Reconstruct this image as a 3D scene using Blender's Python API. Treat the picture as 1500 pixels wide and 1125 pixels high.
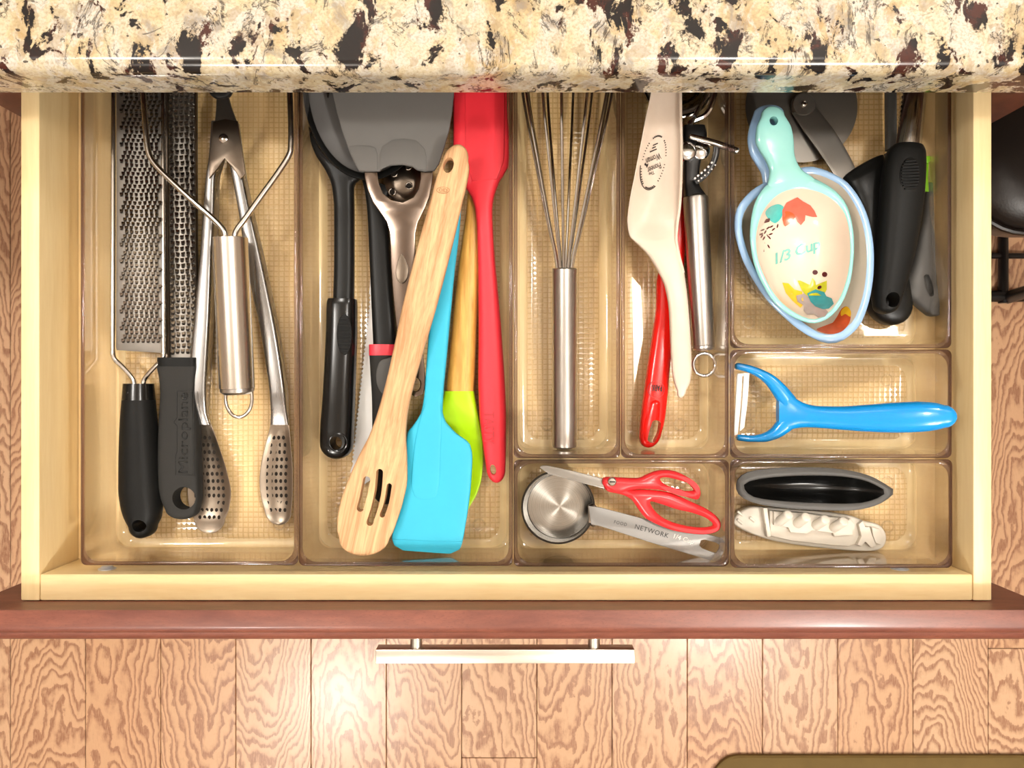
import bpy, bmesh, math, random
from mathutils import Vector, Matrix
from math import sin, cos, pi, radians, sqrt

for o in list(bpy.data.objects):
    bpy.data.objects.remove(o)
SC = bpy.context.scene
COL = SC.collection
random.seed(7)

# ------------------------------------------------------------------ camera
RIM = 0.83            # height of the drawer rim above the floor
DIST = 0.56           # camera height above the rim
CAMZ = RIM + DIST
F = 1166.0            # focal length in pixels of the 1500 px wide frame
cam_d = bpy.data.cameras.new('camera')
cam_d.sensor_width = 36.0
cam_d.lens = F / 1500.0 * 36.0
cam_d.clip_start = 0.01
cam = bpy.data.objects.new('camera', cam_d)
cam.location = (0, 0, CAMZ)
COL.objects.link(cam)
SC.camera = cam

# ------------------------------------------------------------------ world, lights, exposure
world = bpy.data.worlds.new('room_light')
SC.world = world
world.use_nodes = True
bgn = world.node_tree.nodes['Background']
bgn.inputs[0].default_value = (1.0, 0.92, 0.82, 1)
bgn.inputs[1].default_value = 0.20
LIGHTS = [  # x, y, watts, radius: globe lamps just under the ceiling
    (0.90, -1.00, 50, 0.06),
    (-0.80, -1.45, 36, 0.06),
    (0.50, 0.22, 14, 0.06),
    (-0.85, 0.25, 16, 0.06),
    (0.95, 1.10, 14, 0.06),
    (-0.40, 1.25, 16, 0.06),
]
for i, (lx, ly, w, dm) in enumerate(LIGHTS):
    ld = bpy.data.lights.new('ceiling_lamp', 'POINT')
    ld.shadow_soft_size = dm
    ld.energy = w
    ld.color = (1.0, 0.968, 0.925)
    lo = bpy.data.objects.new('ceiling_lamp', ld)
    lo.location = (lx, ly, 2.33)
    COL.objects.link(lo)
SC.view_settings.view_transform = 'Standard'
SC.view_settings.look = 'None'
SC.view_settings.exposure = 0.34
SC.view_settings.gamma = 1.0
SC.view_settings.use_curve_mapping = False
SC.cycles.use_denoising = True
SC.cycles.max_bounces = 14
SC.cycles.transparent_max_bounces = 40
SC.cycles.caustics_reflective = False
SC.cycles.caustics_refractive = False

# ------------------------------------------------------------------ pixel helpers (h in mm above the rim)
def S(h):
    return (DIST - h / 1000.0) / F

def P(x, y, h):
    s = S(h)
    return Vector(((x - 750.0) * s, (562.5 - y) * s, RIM + h / 1000.0))

# ------------------------------------------------------------------ scene tree helpers
def thing(name, label, cat, loc=(0, 0, 0), group=None, kind=None):
    o = bpy.data.objects.new(name, None)
    o.empty_display_size = 0.02
    o.location = loc
    COL.objects.link(o)
    tag(o, label, cat, group, kind)
    return o

def tag(o, label=None, cat=None, group=None, kind=None):
    if label: o['label'] = label
    if cat: o['category'] = cat
    if group: o['group'] = group
    if kind: o['kind'] = kind
    return o

def rootloc(o):
    while o.parent is not None:
        o = o.parent
    return o.location.copy()

def link(name, me, mat, parent=None, sharp=38, origin=None):
    for m in (mat if isinstance(mat, (list, tuple)) else [mat]):
        me.materials.append(m)
    o = bpy.data.objects.new(name, me)
    COL.objects.link(o)
    if sharp is not None:
        me.polygons.foreach_set('use_smooth', [True] * len(me.polygons))
        me.set_sharp_from_angle(angle=radians(sharp))
    if parent is not None:
        o.parent = parent
        me.transform(Matrix.Translation(-rootloc(parent)))
    else:
        if origin is None:
            n = max(1, len(me.vertices))
            c = Vector((0, 0, 0))
            for v in me.vertices: c += v.co
            origin = c / n
        me.transform(Matrix.Translation(-Vector(origin)))
        o.location = origin
    me.update()
    return o

def mesh(verts, faces, fix=True):
    me = bpy.data.meshes.new('m')
    me.from_pydata([tuple(v) for v in verts], [], faces)
    if fix:
        bm = bmesh.new(); bm.from_mesh(me)
        bmesh.ops.recalc_face_normals(bm, faces=bm.faces)
        bm.to_mesh(me); bm.free()
    me.update()
    return me

def join(meshes):
    verts, faces = [], []
    for m in meshes:
        b = len(verts)
        verts += [v.co.copy() for v in m.vertices]
        faces += [[b + i for i in p.vertices] for p in m.polygons]
    return mesh(verts, faces)

def bevel(me, w, seg=2, angle=30):
    bm = bmesh.new(); bm.from_mesh(me)
    ed = [e for e in bm.edges if len(e.link_faces) == 2 and e.calc_face_angle(0) > radians(angle)]
    bmesh.ops.bevel(bm, geom=ed, offset=w, segments=seg, profile=0.5, affect='EDGES', clamp_overlap=True)
    bm.to_mesh(me); bm.free()
    return me

def box(x0, x1, y0, y1, z0, z1, bv=0.0, seg=2):
    v = [(x, y, z) for x in (x0, x1) for y in (y0, y1) for z in (z0, z1)]
    f = [(0, 1, 3, 2), (4, 6, 7, 5), (0, 4, 5, 1), (2, 3, 7, 6), (0, 2, 6, 4), (1, 5, 7, 3)]
    me = mesh(v, f)
    return bevel(me, bv, seg) if bv else me

# ------------------------------------------------------------------ interpolation
def pchip(ts, vs, tq):
    n = len(ts)
    if n == 2:
        return [vs[0] + (vs[1] - vs[0]) * (t - ts[0]) / (ts[1] - ts[0]) for t in tq]
    h = [ts[i + 1] - ts[i] for i in range(n - 1)]
    d = [(vs[i + 1] - vs[i]) / h[i] for i in range(n - 1)]
    m = [0.0] * n
    for i in range(1, n - 1):
        if d[i - 1] * d[i] > 0:
            w1, w2 = 2 * h[i] + h[i - 1], h[i] + 2 * h[i - 1]
            m[i] = (w1 + w2) / (w1 / d[i - 1] + w2 / d[i])
    m[0], m[-1] = d[0], d[-1]
    out, k = [], 0
    for t in tq:
        while k < n - 2 and t > ts[k + 1]: k += 1
        s = (t - ts[k]) / h[k]
        out.append((1 + 2 * s) * (1 - s) ** 2 * vs[k] + s * (1 - s) ** 2 * h[k] * m[k]
                   + s * s * (3 - 2 * s) * vs[k + 1] + s * s * (s - 1) * h[k] * m[k + 1])
    return out

def cr_closed(pts, sub=6):
    out, n = [], len(pts)
    for i in range(n):
        p0, p1, p2, p3 = pts[i - 1], pts[i], pts[(i + 1) % n], pts[(i + 2) % n]
        for k in range(sub):
            t = k / sub
            out.append(tuple(0.5 * (2 * b + (c - a) * t + (2 * a - 5 * b + 4 * c - d) * t * t + (3 * b - a - 3 * c + d) * t ** 3)
                             for a, b, c, d in zip(p0, p1, p2, p3)))
    return out

def cr_open(pts, sub=6):
    q = [tuple(2 * a - b for a, b in zip(pts[0], pts[1]))] + list(pts) + [tuple(2 * a - b for a, b in zip(pts[-1], pts[-2]))]
    out = []
    for i in range(1, len(q) - 2):
        for k in range(sub):
            t = k / sub
            out.append(tuple(0.5 * (2 * b + (c - a) * t + (2 * a - 5 * b + 4 * c - d) * t * t + (3 * b - a - 3 * c + d) * t ** 3)
                             for a, b, c, d in zip(q[i - 1], q[i], q[i + 1], q[i + 2])))
    out.append(tuple(pts[-1]))
    return out

# ------------------------------------------------------------------ shape builders (pixel outlines at real heights)
def spow(c, e):
    return math.copysign(abs(c) ** (2.0 / e), c)

def edge_loft(rows, n=20, m=48, e=2.4, cap=(0, 0), smooth=True):
    """rows: (xl, yl, xr, yr, h, t[, dish]) left edge px, right edge px, height mm, half thickness mm, dish mm."""
    R = [list(r) + [0.0] * (7 - len(r)) for r in rows]
    cen = [((r[0] + r[2]) / 2, (r[1] + r[3]) / 2) for r in R]
    ts = [0.0]
    for a, b in zip(cen, cen[1:]):
        ts.append(ts[-1] + max(0.3, math.hypot(a[0] - b[0], a[1] - b[1])))
    tq = sorted(set([ts[-1] * i / (m - 1) for i in range(m)] + ts)) if smooth else ts
    cols = [pchip(ts, [r[k] for r in R], tq) for k in range(7)] if smooth else [[r[k] for r in R] for k in range(7)]
    rings = [[c[i] for c in cols] for i in range(len(tq))]
    def capped(ring, nxt, c):
        cx, cy = (ring[0] + ring[2]) / 2, (ring[1] + ring[3]) / 2
        nx, ny = (nxt[0] + nxt[2]) / 2, (nxt[1] + nxt[3]) / 2
        dx, dy = cx - nx, cy - ny
        L = math.hypot(dx, dy) or 1
        dh = (ring[4] - nxt[4]) / L
        dx, dy = dx / L, dy / L
        out = []
        for k in range(1, 7):
            a = k / 6 * pi / 2
            sc, ad = max(cos(a), 0.02), sin(a) * c
            hw = ((ring[2] - ring[0]) / 2 * sc, (ring[3] - ring[1]) / 2 * sc)
            out.append([cx + dx * ad - hw[0], cy + dy * ad - hw[1], cx + dx * ad + hw[0], cy + dy * ad + hw[1],
                        ring[4] + dh * ad, ring[5] * max(0.25, sc ** 0.5), ring[6] * sc])
        return out
    if cap[0]: rings = capped(rings[0], rings[1], cap[0])[::-1] + rings
    if cap[1]: rings = rings + capped(rings[-1], rings[-2], cap[1])
    verts, faces = [], []
    for r in rings:
        L, Rr = P(r[0], r[1], r[4]), P(r[2], r[3], r[4])
        C, W = (L + Rr) / 2, (Rr - L) / 2
        for k in range(n):
            a = 2 * pi * k / n
            u, v = spow(cos(a), e), spow(sin(a), e)
            verts.append(C + W * u + Vector((0, 0, (v * r[5] - r[6] * (1 - u * u)) / 1000.0)))
    for i in range(len(rings) - 1):
        for k in range(n):
            a, b = i * n + k, i * n + (k + 1) % n
            faces.append((a, b, b + n, a + n))
    faces.append(tuple(range(n)))
    faces.append(tuple((len(rings) - 1) * n + k for k in range(n)))
    return mesh(verts, faces)

def spine_loft(rows, **kw):
    """rows: (x, y, h, half width px, half thickness mm[, dish])"""
    out = []
    for i, r in enumerate(rows):
        a, b = rows[max(0, i - 1)], rows[min(len(rows) - 1, i + 1)]
        dx, dy = b[0] - a[0], b[1] - a[1]
        L = math.hypot(dx, dy) or 1
        nx, ny = dy / L, -dx / L
        out.append((r[0] - nx * r[3], r[1] - ny * r[3], r[0] + nx * r[3], r[1] + ny * r[3], r[2], r[4], r[5] if len(r) > 5 else 0.0))
    return edge_loft(out, **kw)

def tube_w(pts, r, n=8, cyclic=False):
    """tube through world points, radius in m (number or list)"""
    N = len(pts)
    pts = [Vector(p) for p in pts]
    rr = r if isinstance(r, (list, tuple)) else [r] * N
    tang = []
    for i in range(N):
        a = pts[i - 1] if (i > 0 or cyclic) else pts[i]
        b = pts[(i + 1) % N] if (i < N - 1 or cyclic) else pts[i]
        tang.append((b - a).normalized())
    ref = Vector((0, 0, 1)) if abs(tang[0].z) < 0.9 else Vector((1, 0, 0))
    nrm = tang[0].cross(ref).normalized()
    verts, faces = [], []
    for i in range(N):
        nrm = (nrm - tang[i] * nrm.dot(tang[i])).normalized()
        bn = tang[i].cross(nrm)
        for k in range(n):
            a = 2 * pi * k / n
            verts.append(pts[i] + (nrm * cos(a) + bn * sin(a)) * rr[i])
    for i in range(N if cyclic else N - 1):
        j = (i + 1) % N
        for k in range(n):
            faces.append((i * n + k, i * n + (k + 1) % n, j * n + (k + 1) % n, j * n + k))
    if not cyclic:
        faces.append(tuple(range(n)))
        faces.append(tuple((N - 1) * n + k for k in range(n)))
    return mesh(verts, faces)

def tube(pts, r_mm, sub=6, n=8, cyclic=False):
    q = cr_closed(pts, sub) if cyclic else cr_open(pts, sub)
    return tube_w([P(*p) for p in q], r_mm / 1000.0, n, cyclic)

def lathe(profile, c, n=48, axis='Z'):
    """profile: (radius m, offset m) from axis, around point c"""
    verts, faces = [], []
    for r, z in profile:
        for k in range(n):
            a = 2 * pi * k / n
            verts.append(c + Vector((r * cos(a), r * sin(a), z)))
    for i in range(len(profile) - 1):
        for k in range(n):
            a, b = i * n + k, i * n + (k + 1) % n
            faces.append((a, b, b + n, a + n))
    if profile[0][0] > 0: faces.append(tuple(range(n)))
    if profile[-1][0] > 0: faces.append(tuple((len(profile) - 1) * n + k for k in range(n)))
    return mesh(verts, faces)

def rod(p0, p1, profile, n=32):
    """solid of revolution between two world points; profile: (t 0..1, radius m)"""
    p0, p1 = Vector(p0), Vector(p1)
    d = (p1 - p0)
    q = Vector((0, 0, 1)).rotation_difference(d.normalized())
    verts, faces = [], []
    for t, r in profile:
        for k in range(n):
            a = 2 * pi * k / n
            verts.append(p0 + d * t + q @ Vector((r * cos(a), r * sin(a), 0)))
    for i in range(len(profile) - 1):
        for k in range(n):
            a, b = i * n + k, i * n + (k + 1) % n
            faces.append((a, b, b + n, a + n))
    faces.append(tuple(range(n)))
    faces.append(tuple((len(profile) - 1) * n + k for k in range(n)))
    return mesh(verts, faces)

def plate(outline, h0, h1, holes=(), bv=0.4, smooth=True, fz=None, fh=None):
    """flat solid cut from an outline in px between heights h0..h1 (mm), with holes; fh(x,y) px -> extra mm"""
    hm = h1
    cu = bpy.data.curves.new('c', 'CURVE')
    cu.dimensions = '2D'
    cu.fill_mode = 'BOTH'
    bv = min(bv, (h1 - h0) * 0.49)
    cu.extrude = (h1 - h0) / 2000.0 - bv / 1000.0
    cu.bevel_depth = bv / 1000.0
    cu.bevel_resolution = 1
    cu.offset = -bv / 1000.0
    for loop in [outline] + list(holes):
        pts = cr_closed(loop, 5) if smooth else loop
        sp = cu.splines.new('POLY')
        sp.points.add(len(pts) - 1)
        for q, p in zip(sp.points, pts):
            w = P(p[0], p[1], hm)
            q.co = (w.x, w.y, 0, 1)
        sp.use_cyclic_u = True
    ob = bpy.data.objects.new('c', cu)
    COL.objects.link(ob)
    dg = bpy.context.evaluated_depsgraph_get()
    me = bpy.data.meshes.new_from_object(ob.evaluated_get(dg))
    bpy.data.objects.remove(ob)
    zc = RIM + (h0 + h1) / 2000.0
    for v in me.vertices:
        v.co.z += zc
        if fh is not None:
            s = S(hm)
            v.co.z += fh(v.co.x / s + 750, 562.5 - v.co.y / s) / 1000.0
    me.materials.clear()
    bm = bmesh.new(); bm.from_mesh(me)
    bmesh.ops.remove_doubles(bm, verts=bm.verts, dist=1e-6)
    bmesh.ops.recalc_face_normals(bm, faces=bm.faces)
    bm.to_mesh(me); bm.free()
    return me

def cut(o, cutters):
    """boolean difference with closed meshes given in world space"""
    inv = Matrix.Translation(-rootloc(o))
    tmp = []
    for c in cutters:
        c.transform(inv)
        k = bpy.data.objects.new('k', c)
        COL.objects.link(k)
        if o.parent is not None:
            k.location = rootloc(o)
        else:
            k.location = o.location
        tmp.append(k)
        md = o.modifiers.new('b', 'BOOLEAN')
        md.object = k
        md.operation = 'DIFFERENCE'
        md.solver = 'EXACT'
    bpy.context.view_layer.update()
    dg = bpy.context.evaluated_depsgraph_get()
    me = bpy.data.meshes.new_from_object(o.evaluated_get(dg))
    o.modifiers.clear()
    o.data = me
    me.polygons.foreach_set('use_smooth', [True] * len(me.polygons))
    me.set_sharp_from_angle(angle=radians(38))
    for k in tmp:
        bpy.data.objects.remove(k)

def cyl_px(x, y, rx, ry, h0, h1, rot=0, n=28):
    """upright elliptic cylinder (cutter or button)"""
    hm = (h0 + h1) / 2
    c, s = P(x, y, hm), S(hm)
    a0 = radians(rot)
    verts = []
    for h in (h0, h1):
        for k in range(n):
            a = 2 * pi * k / n
            px, py = rx * cos(a), ry * sin(a)
            verts.append(Vector((c.x + (px * cos(a0) - py * sin(a0)) * s, c.y + (px * sin(a0) + py * cos(a0)) * s, RIM + h / 1000.0)))
    faces = [(k, (k + 1) % n, n + (k + 1) % n, n + k) for k in range(n)] + [tuple(range(n)), tuple(range(n, 2 * n))]
    return mesh(verts, faces)

def text_mesh(body, x, y, size, rot, fmap, shear=0.0, width=None, extrude=0.0, spacing=1.0, bold=0.0):
    """lettering laid on a surface: size = cap height px, rot = degrees anticlockwise in the photo, fmap(px,py)->world"""
    cu = bpy.data.curves.new('t', 'FONT')
    cu.body = body
    cu.align_x = 'CENTER'
    cu.align_y = 'CENTER'
    cu.shear = shear
    cu.space_character = spacing
    cu.offset = bold
    cu.resolution_u = 2
    ob = bpy.data.objects.new('t', cu)
    COL.objects.link(ob)
    dg = bpy.context.evaluated_depsgraph_get()
    me = bpy.data.meshes.new_from_object(ob.evaluated_get(dg))
    bpy.data.objects.remove(ob)
    xs = [v.co.x for v in me.vertices]; ys = [v.co.y for v in me.vertices]
    hh = max(ys) - min(ys); ww = max(xs) - min(xs)
    cx, cy = (max(xs) + min(xs)) / 2, (max(ys) + min(ys)) / 2
    k = size / hh
    kx = k if width is None else width / ww
    a = radians(rot)
    for v in me.vertices:
        u, w = (v.co.x - cx) * kx, (v.co.y - cy) * k
        v.co = fmap(x + u * cos(a) - w * sin(a), y - (u * sin(a) + w * cos(a)))
    me.materials.clear()
    if extrude:
        bm = bmesh.new(); bm.from_mesh(me)
        bmesh.ops.remove_doubles(bm, verts=bm.verts, dist=1e-7)
        r = bmesh.ops.extrude_face_region(bm, geom=bm.faces[:])
        for g in r['geom']:
            if isinstance(g, bmesh.types.BMVert): g.co.z += extrude / 1000.0
        bmesh.ops.recalc_face_normals(bm, faces=bm.faces)
        bm.to_mesh(me); bm.free()
    return me

def flat(h):
    return lambda x, y: P(x, y, h)

def decal(poly, fmap, rings=5, smooth=True):
    pts = cr_closed(poly, 4) if smooth else poly
    cx = sum(p[0] for p in pts) / len(pts); cy = sum(p[1] for p in pts) / len(pts)
    verts, faces, n = [fmap(cx, cy)], [], len(pts)
    for r in range(1, rings + 1):
        for p in pts:
            verts.append(fmap(cx + (p[0] - cx) * r / rings, cy + (p[1] - cy) * r / rings))
    for k in range(n):
        faces.append((0, 1 + k, 1 + (k + 1) % n))
    for r in range(rings - 1):
        b = 1 + r * n
        for k in range(n):
            faces.append((b + k, b + n + k, b + n + (k + 1) % n, b + (k + 1) % n))
    return mesh(verts, faces)

def ell(x, y, rx, ry, rot=0, n=14):
    a0 = radians(rot)
    return [(x + rx * cos(a) * cos(a0) - ry * sin(a) * sin(a0), y - (rx * cos(a) * sin(a0) + ry * sin(a) * cos(a0)))
            for a in [2 * pi * k / n for k in range(n)]]

def rrect(x0, x1, y0, y1, r, n=6):
    """rounded rectangle, anticlockwise list"""
    out = []
    for cx, cy, a0 in ((x1 - r, y1 - r, 0), (x0 + r, y1 - r, 90), (x0 + r, y0 + r, 180), (x1 - r, y0 + r, 270)):
        for k in range(n + 1):
            a = radians(a0 + 90 * k / n)
            out.append((cx + r * cos(a), cy + r * sin(a)))
    return out

# ------------------------------------------------------------------ materials
def lin(c):
    return tuple((v / 12.92 if v <= 0.04045 else ((v + 0.055) / 1.055) ** 2.4) for v in [q / 255.0 for q in c])

class NT:
    def __init__(self, name):
        self.m = bpy.data.materials.new(name)
        self.m.use_nodes = True
        self.t = self.m.node_tree
        self.b = self.t.nodes['Principled BSDF']
    def n(self, typ, ins=None, **kw):
        nd = self.t.nodes.new(typ)
        for k, v in kw.items(): setattr(nd, k, v)
        for k, v in (ins or {}).items():
            if isinstance(v, bpy.types.NodeSocket): self.t.links.new(v, nd.inputs[k])
            else: nd.inputs[k].default_value = v
        return nd
    def l(self, a, b): self.t.links.new(a, b)
    def math(self, op, a, b=0.0, c=0.0):
        return self.n('ShaderNodeMath', {0: a, 1: b, 2: c}, operation=op).outputs[0]
    def ramp(self, fac, stops, interp='LINEAR'):
        r = self.n('ShaderNodeValToRGB', {0: fac})
        r.color_ramp.interpolation = interp
        el = r.color_ramp.elements
        while len(el) < len(stops): el.new(0.5)
        for e, (p, c) in zip(el, stops):
            e.position = p
            e.color = tuple(c) + (1,) if len(c) == 3 else c
        return r.outputs[0]
    def mix(self, fac, a, b, typ='MIX'):
        nd = self.n('ShaderNodeMix', data_type='RGBA', blend_type=typ)
        for s, v in ((nd.inputs[0], fac), (nd.inputs[6], a), (nd.inputs[7], b)):
            if isinstance(v, bpy.types.NodeSocket): self.t.links.new(v, s)
            elif isinstance(v, (int, float)): s.default_value = v
            else: s.default_value = tuple(v) + (1,) if len(v) == 3 else v
        return nd.outputs[2]
    def coord(self, kind='Object', scale=(1, 1, 1), rot=(0, 0, 0)):
        tc = self.n('ShaderNodeTexCoord')
        mp = self.n('ShaderNodeMapping', {'Vector': tc.outputs[kind], 'Scale': scale, 'Rotation': rot})
        return mp.outputs[0]
    def noise(self, vec, scale, detail=4, rough=0.55, dist=0.0):
        return self.n('ShaderNodeTexNoise', {'Vector': vec, 'Scale': scale, 'Detail': detail, 'Roughness': rough, 'Distortion': dist}).outputs[0]
    def bump(self, hgt, strength=0.2, dist=0.001):
        self.l(self.n('ShaderNodeBump', {'Height': hgt, 'Strength': strength, 'Distance': dist}).outputs[0], self.b.inputs['Normal'])
    def base(self, col=None, rough=0.5, metal=0.0, spec=0.5, coat=0.0, coat_rough=0.05):
        if col is not None:
            if isinstance(col, bpy.types.NodeSocket): self.l(col, self.b.inputs['Base Color'])
            else: self.b.inputs['Base Color'].default_value = tuple(col) + (1,)
        if isinstance(rough, bpy.types.NodeSocket): self.l(rough, self.b.inputs['Roughness'])
        else: self.b.inputs['Roughness'].default_value = rough
        self.b.inputs['Metallic'].default_value = metal
        self.b.inputs['Specular IOR Level'].default_value = spec
        self.b.inputs['Coat Weight'].default_value = coat
        self.b.inputs['Coat Roughness'].default_value = coat_rough
        return self.m

def plain(name, rgb, rough=0.5, spec=0.5, metal=0.0, coat=0.0, var=0.06, vscale=60, bump=0.0, bscale=800):
    """even colour with a little procedural mottling"""
    N = NT(name)
    c = lin(rgb)
    v = N.coord()
    f = N.noise(v, vscale, 3)
    col = N.mix(f, tuple(max(0, x * (1 - var)) for x in c), tuple(min(1, x * (1 + var)) for x in c))
    if bump:
        N.bump(N.noise(v, bscale, 2), bump, 0.0004)
    return N.base(col, rough, metal, spec, coat)

def wood(name, light, dark, axis_rot=0.0, scale=1.0, stretch=14, rough=0.45, contrast=1.0, fleck=0.0, coat=0.0):
    """straight grain; grain runs along the local Y axis turned by axis_rot degrees"""
    N = NT(name)
    v = N.coord(scale=(1, 1.0, 1), rot=(0, 0, radians(axis_rot)))
    v2 = N.n('ShaderNodeMapping', {'Vector': v, 'Scale': (stretch, 1, stretch)}).outputs[0]
    a = N.noise(v2, 9 * scale, 5, 0.6, 0.6)
    b = N.noise(v2, 42 * scale, 3, 0.6)
    f = N.math('ADD', N.math('MULTIPLY', a, 0.7), N.math('MULTIPLY', b, 0.3))
    lo, hi = 0.5 - 0.16 / contrast, 0.5 + 0.16 / contrast
    col = N.ramp(f, [(lo, lin(dark)), (hi, lin(light))])
    if fleck:
        fl = N.noise(N.n('ShaderNodeMapping', {'Vector': v, 'Scale': (4, 1, 4)}).outputs[0], 350, 2)
        col = N.mix(N.math('MULTIPLY', N.math('GREATER_THAN', fl, 0.6), fleck), col, lin(dark))
    N.bump(b, 0.08, 0.0006)
    return N.base(col, rough, coat=coat, coat_rough=0.15)

def steel(name, rgb=(200, 198, 194), rough=0.22, streak=(1, 1, 1), amt=0.12):
    N = NT(name)
    v = N.coord(scale=streak)
    f = N.noise(v, 300, 3)
    r = N.math('ADD', N.math('MULTIPLY', f, amt), rough - amt / 2)
    c = lin(rgb)
    return N.base(N.mix(f, tuple(x * 0.93 for x in c), c), r, 1.0)
# ---- named materials
def make_granite():
    N = NT('granite')
    v = N.coord()
    vs = N.n('ShaderNodeMapping', {'Vector': v, 'Scale': (1.0, 0.66, 1.0)}).outputs[0]
    def off(*l): return N.n('ShaderNodeMapping', {'Vector': vs, 'Location': l}).outputs[0]
    n1 = N.noise(vs, 26, 6, 0.6, 0.5)
    n2 = N.noise(off(3, 7, 1), 62, 7, 0.65, 0.6)
    n3 = N.noise(off(11, 2, 5), 50, 9, 0.60, 0.5)
    n4 = N.noise(off(21, 5, 9), 70, 6, 0.62, 0.6)
    n5 = N.noise(off(5, 31, 4), 30, 9, 0.66, 0.8)
    n6 = N.noise(off(2, 3, 8), 11, 3, 0.5, 0.3)
    fine = N.noise(v, 600, 4, 0.65)
    wv = N.n('ShaderNodeVectorMath', {0: v, 1: N.n('ShaderNodeVectorMath', {0: N.n('ShaderNodeTexNoise', {'Vector': v, 'Scale': 160.0, 'Detail': 3.0}).outputs['Color'], 'Scale': 0.006}, operation='SCALE').outputs[0]}, operation='ADD').outputs[0]
    cr = N.n('ShaderNodeSeparateColor', {0: N.n('ShaderNodeTexVoronoi', {'Vector': wv, 'Scale': 130}).outputs['Color']})
    col = N.ramp(n1, [(0.36, lin((168, 138, 90))), (0.46, lin((192, 176, 138))), (0.55, lin((196, 188, 166))), (0.68, lin((180, 154, 106)))])
    col = N.mix(N.math('MULTIPLY', N.ramp(n2, [(0.48, (0, 0, 0)), (0.56, (1, 1, 1))]), 0.8), col, lin((196, 192, 184)))
    col = N.mix(N.math('MULTIPLY', cr.outputs[0], 0.35), col, lin((182, 174, 150)))
    col = N.mix(N.math('MULTIPLY', N.ramp(cr.outputs[1], [(0.82, (0, 0, 0)), (0.9, (1, 1, 1))]), 0.45), col, lin((150, 128, 96)))
    col = N.mix(N.math('MULTIPLY', N.ramp(n4, [(0.56, (0, 0, 0)), (0.66, (1, 1, 1))]), 0.65), col, lin((124, 119, 114)))
    col = N.mix(N.ramp(fine, [(0.45, (0, 0, 0)), (0.70, (0.7, 0.7, 0.7))]), col, lin((150, 130, 100)))
    vein = N.ramp(N.math('ABSOLUTE', N.math('SUBTRACT', n5, 0.5)), [(0.0, (1, 1, 1)), (0.008, (0.8, 0.8, 0.8)), (0.016, (0, 0, 0))])
    veinm = N.math('MULTIPLY', vein, N.ramp(n4, [(0.47, (0, 0, 0)), (0.53, (1, 1, 1))]))
    col = N.mix(N.math('MULTIPLY', veinm, 0.85), col, lin((46, 38, 36)))
    edge = N.math('ADD', N.math('ADD', n3, N.math('MULTIPLY', N.math('SUBTRACT', fine, 0.5), 0.10)), N.math('MULTIPLY', N.math('SUBTRACT', n6, 0.5), 0.05))
    col = N.mix(N.math('MULTIPLY', N.ramp(edge, [(0.53, (0, 0, 0)), (0.59, (1, 1, 1))]), 0.45), col, lin((128, 96, 62)))
    gar = N.ramp(n2, [(0.50, lin((22, 19, 20))), (0.60, lin((66, 32, 25)))])
    col = N.mix(N.ramp(edge, [(0.560, (0, 0, 0)), (0.580, (1, 1, 1))]), col, gar)
    vo = N.n('ShaderNodeTexVoronoi', {'Vector': wv, 'Scale': 210})
    sp = N.math('MULTIPLY', N.math('LESS_THAN', N.math('ADD', vo.outputs['Distance'], N.math('MULTIPLY', fine, 0.3)), 0.38),
                N.math('GREATER_THAN', N.n('ShaderNodeSeparateColor', {0: vo.outputs['Color']}).outputs[0], 0.86))
    col = N.mix(N.math('MULTIPLY', sp, 0.85), col, lin((44, 34, 32)))
    return N.base(col, 0.14, spec=0.5, coat=0.25)

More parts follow.
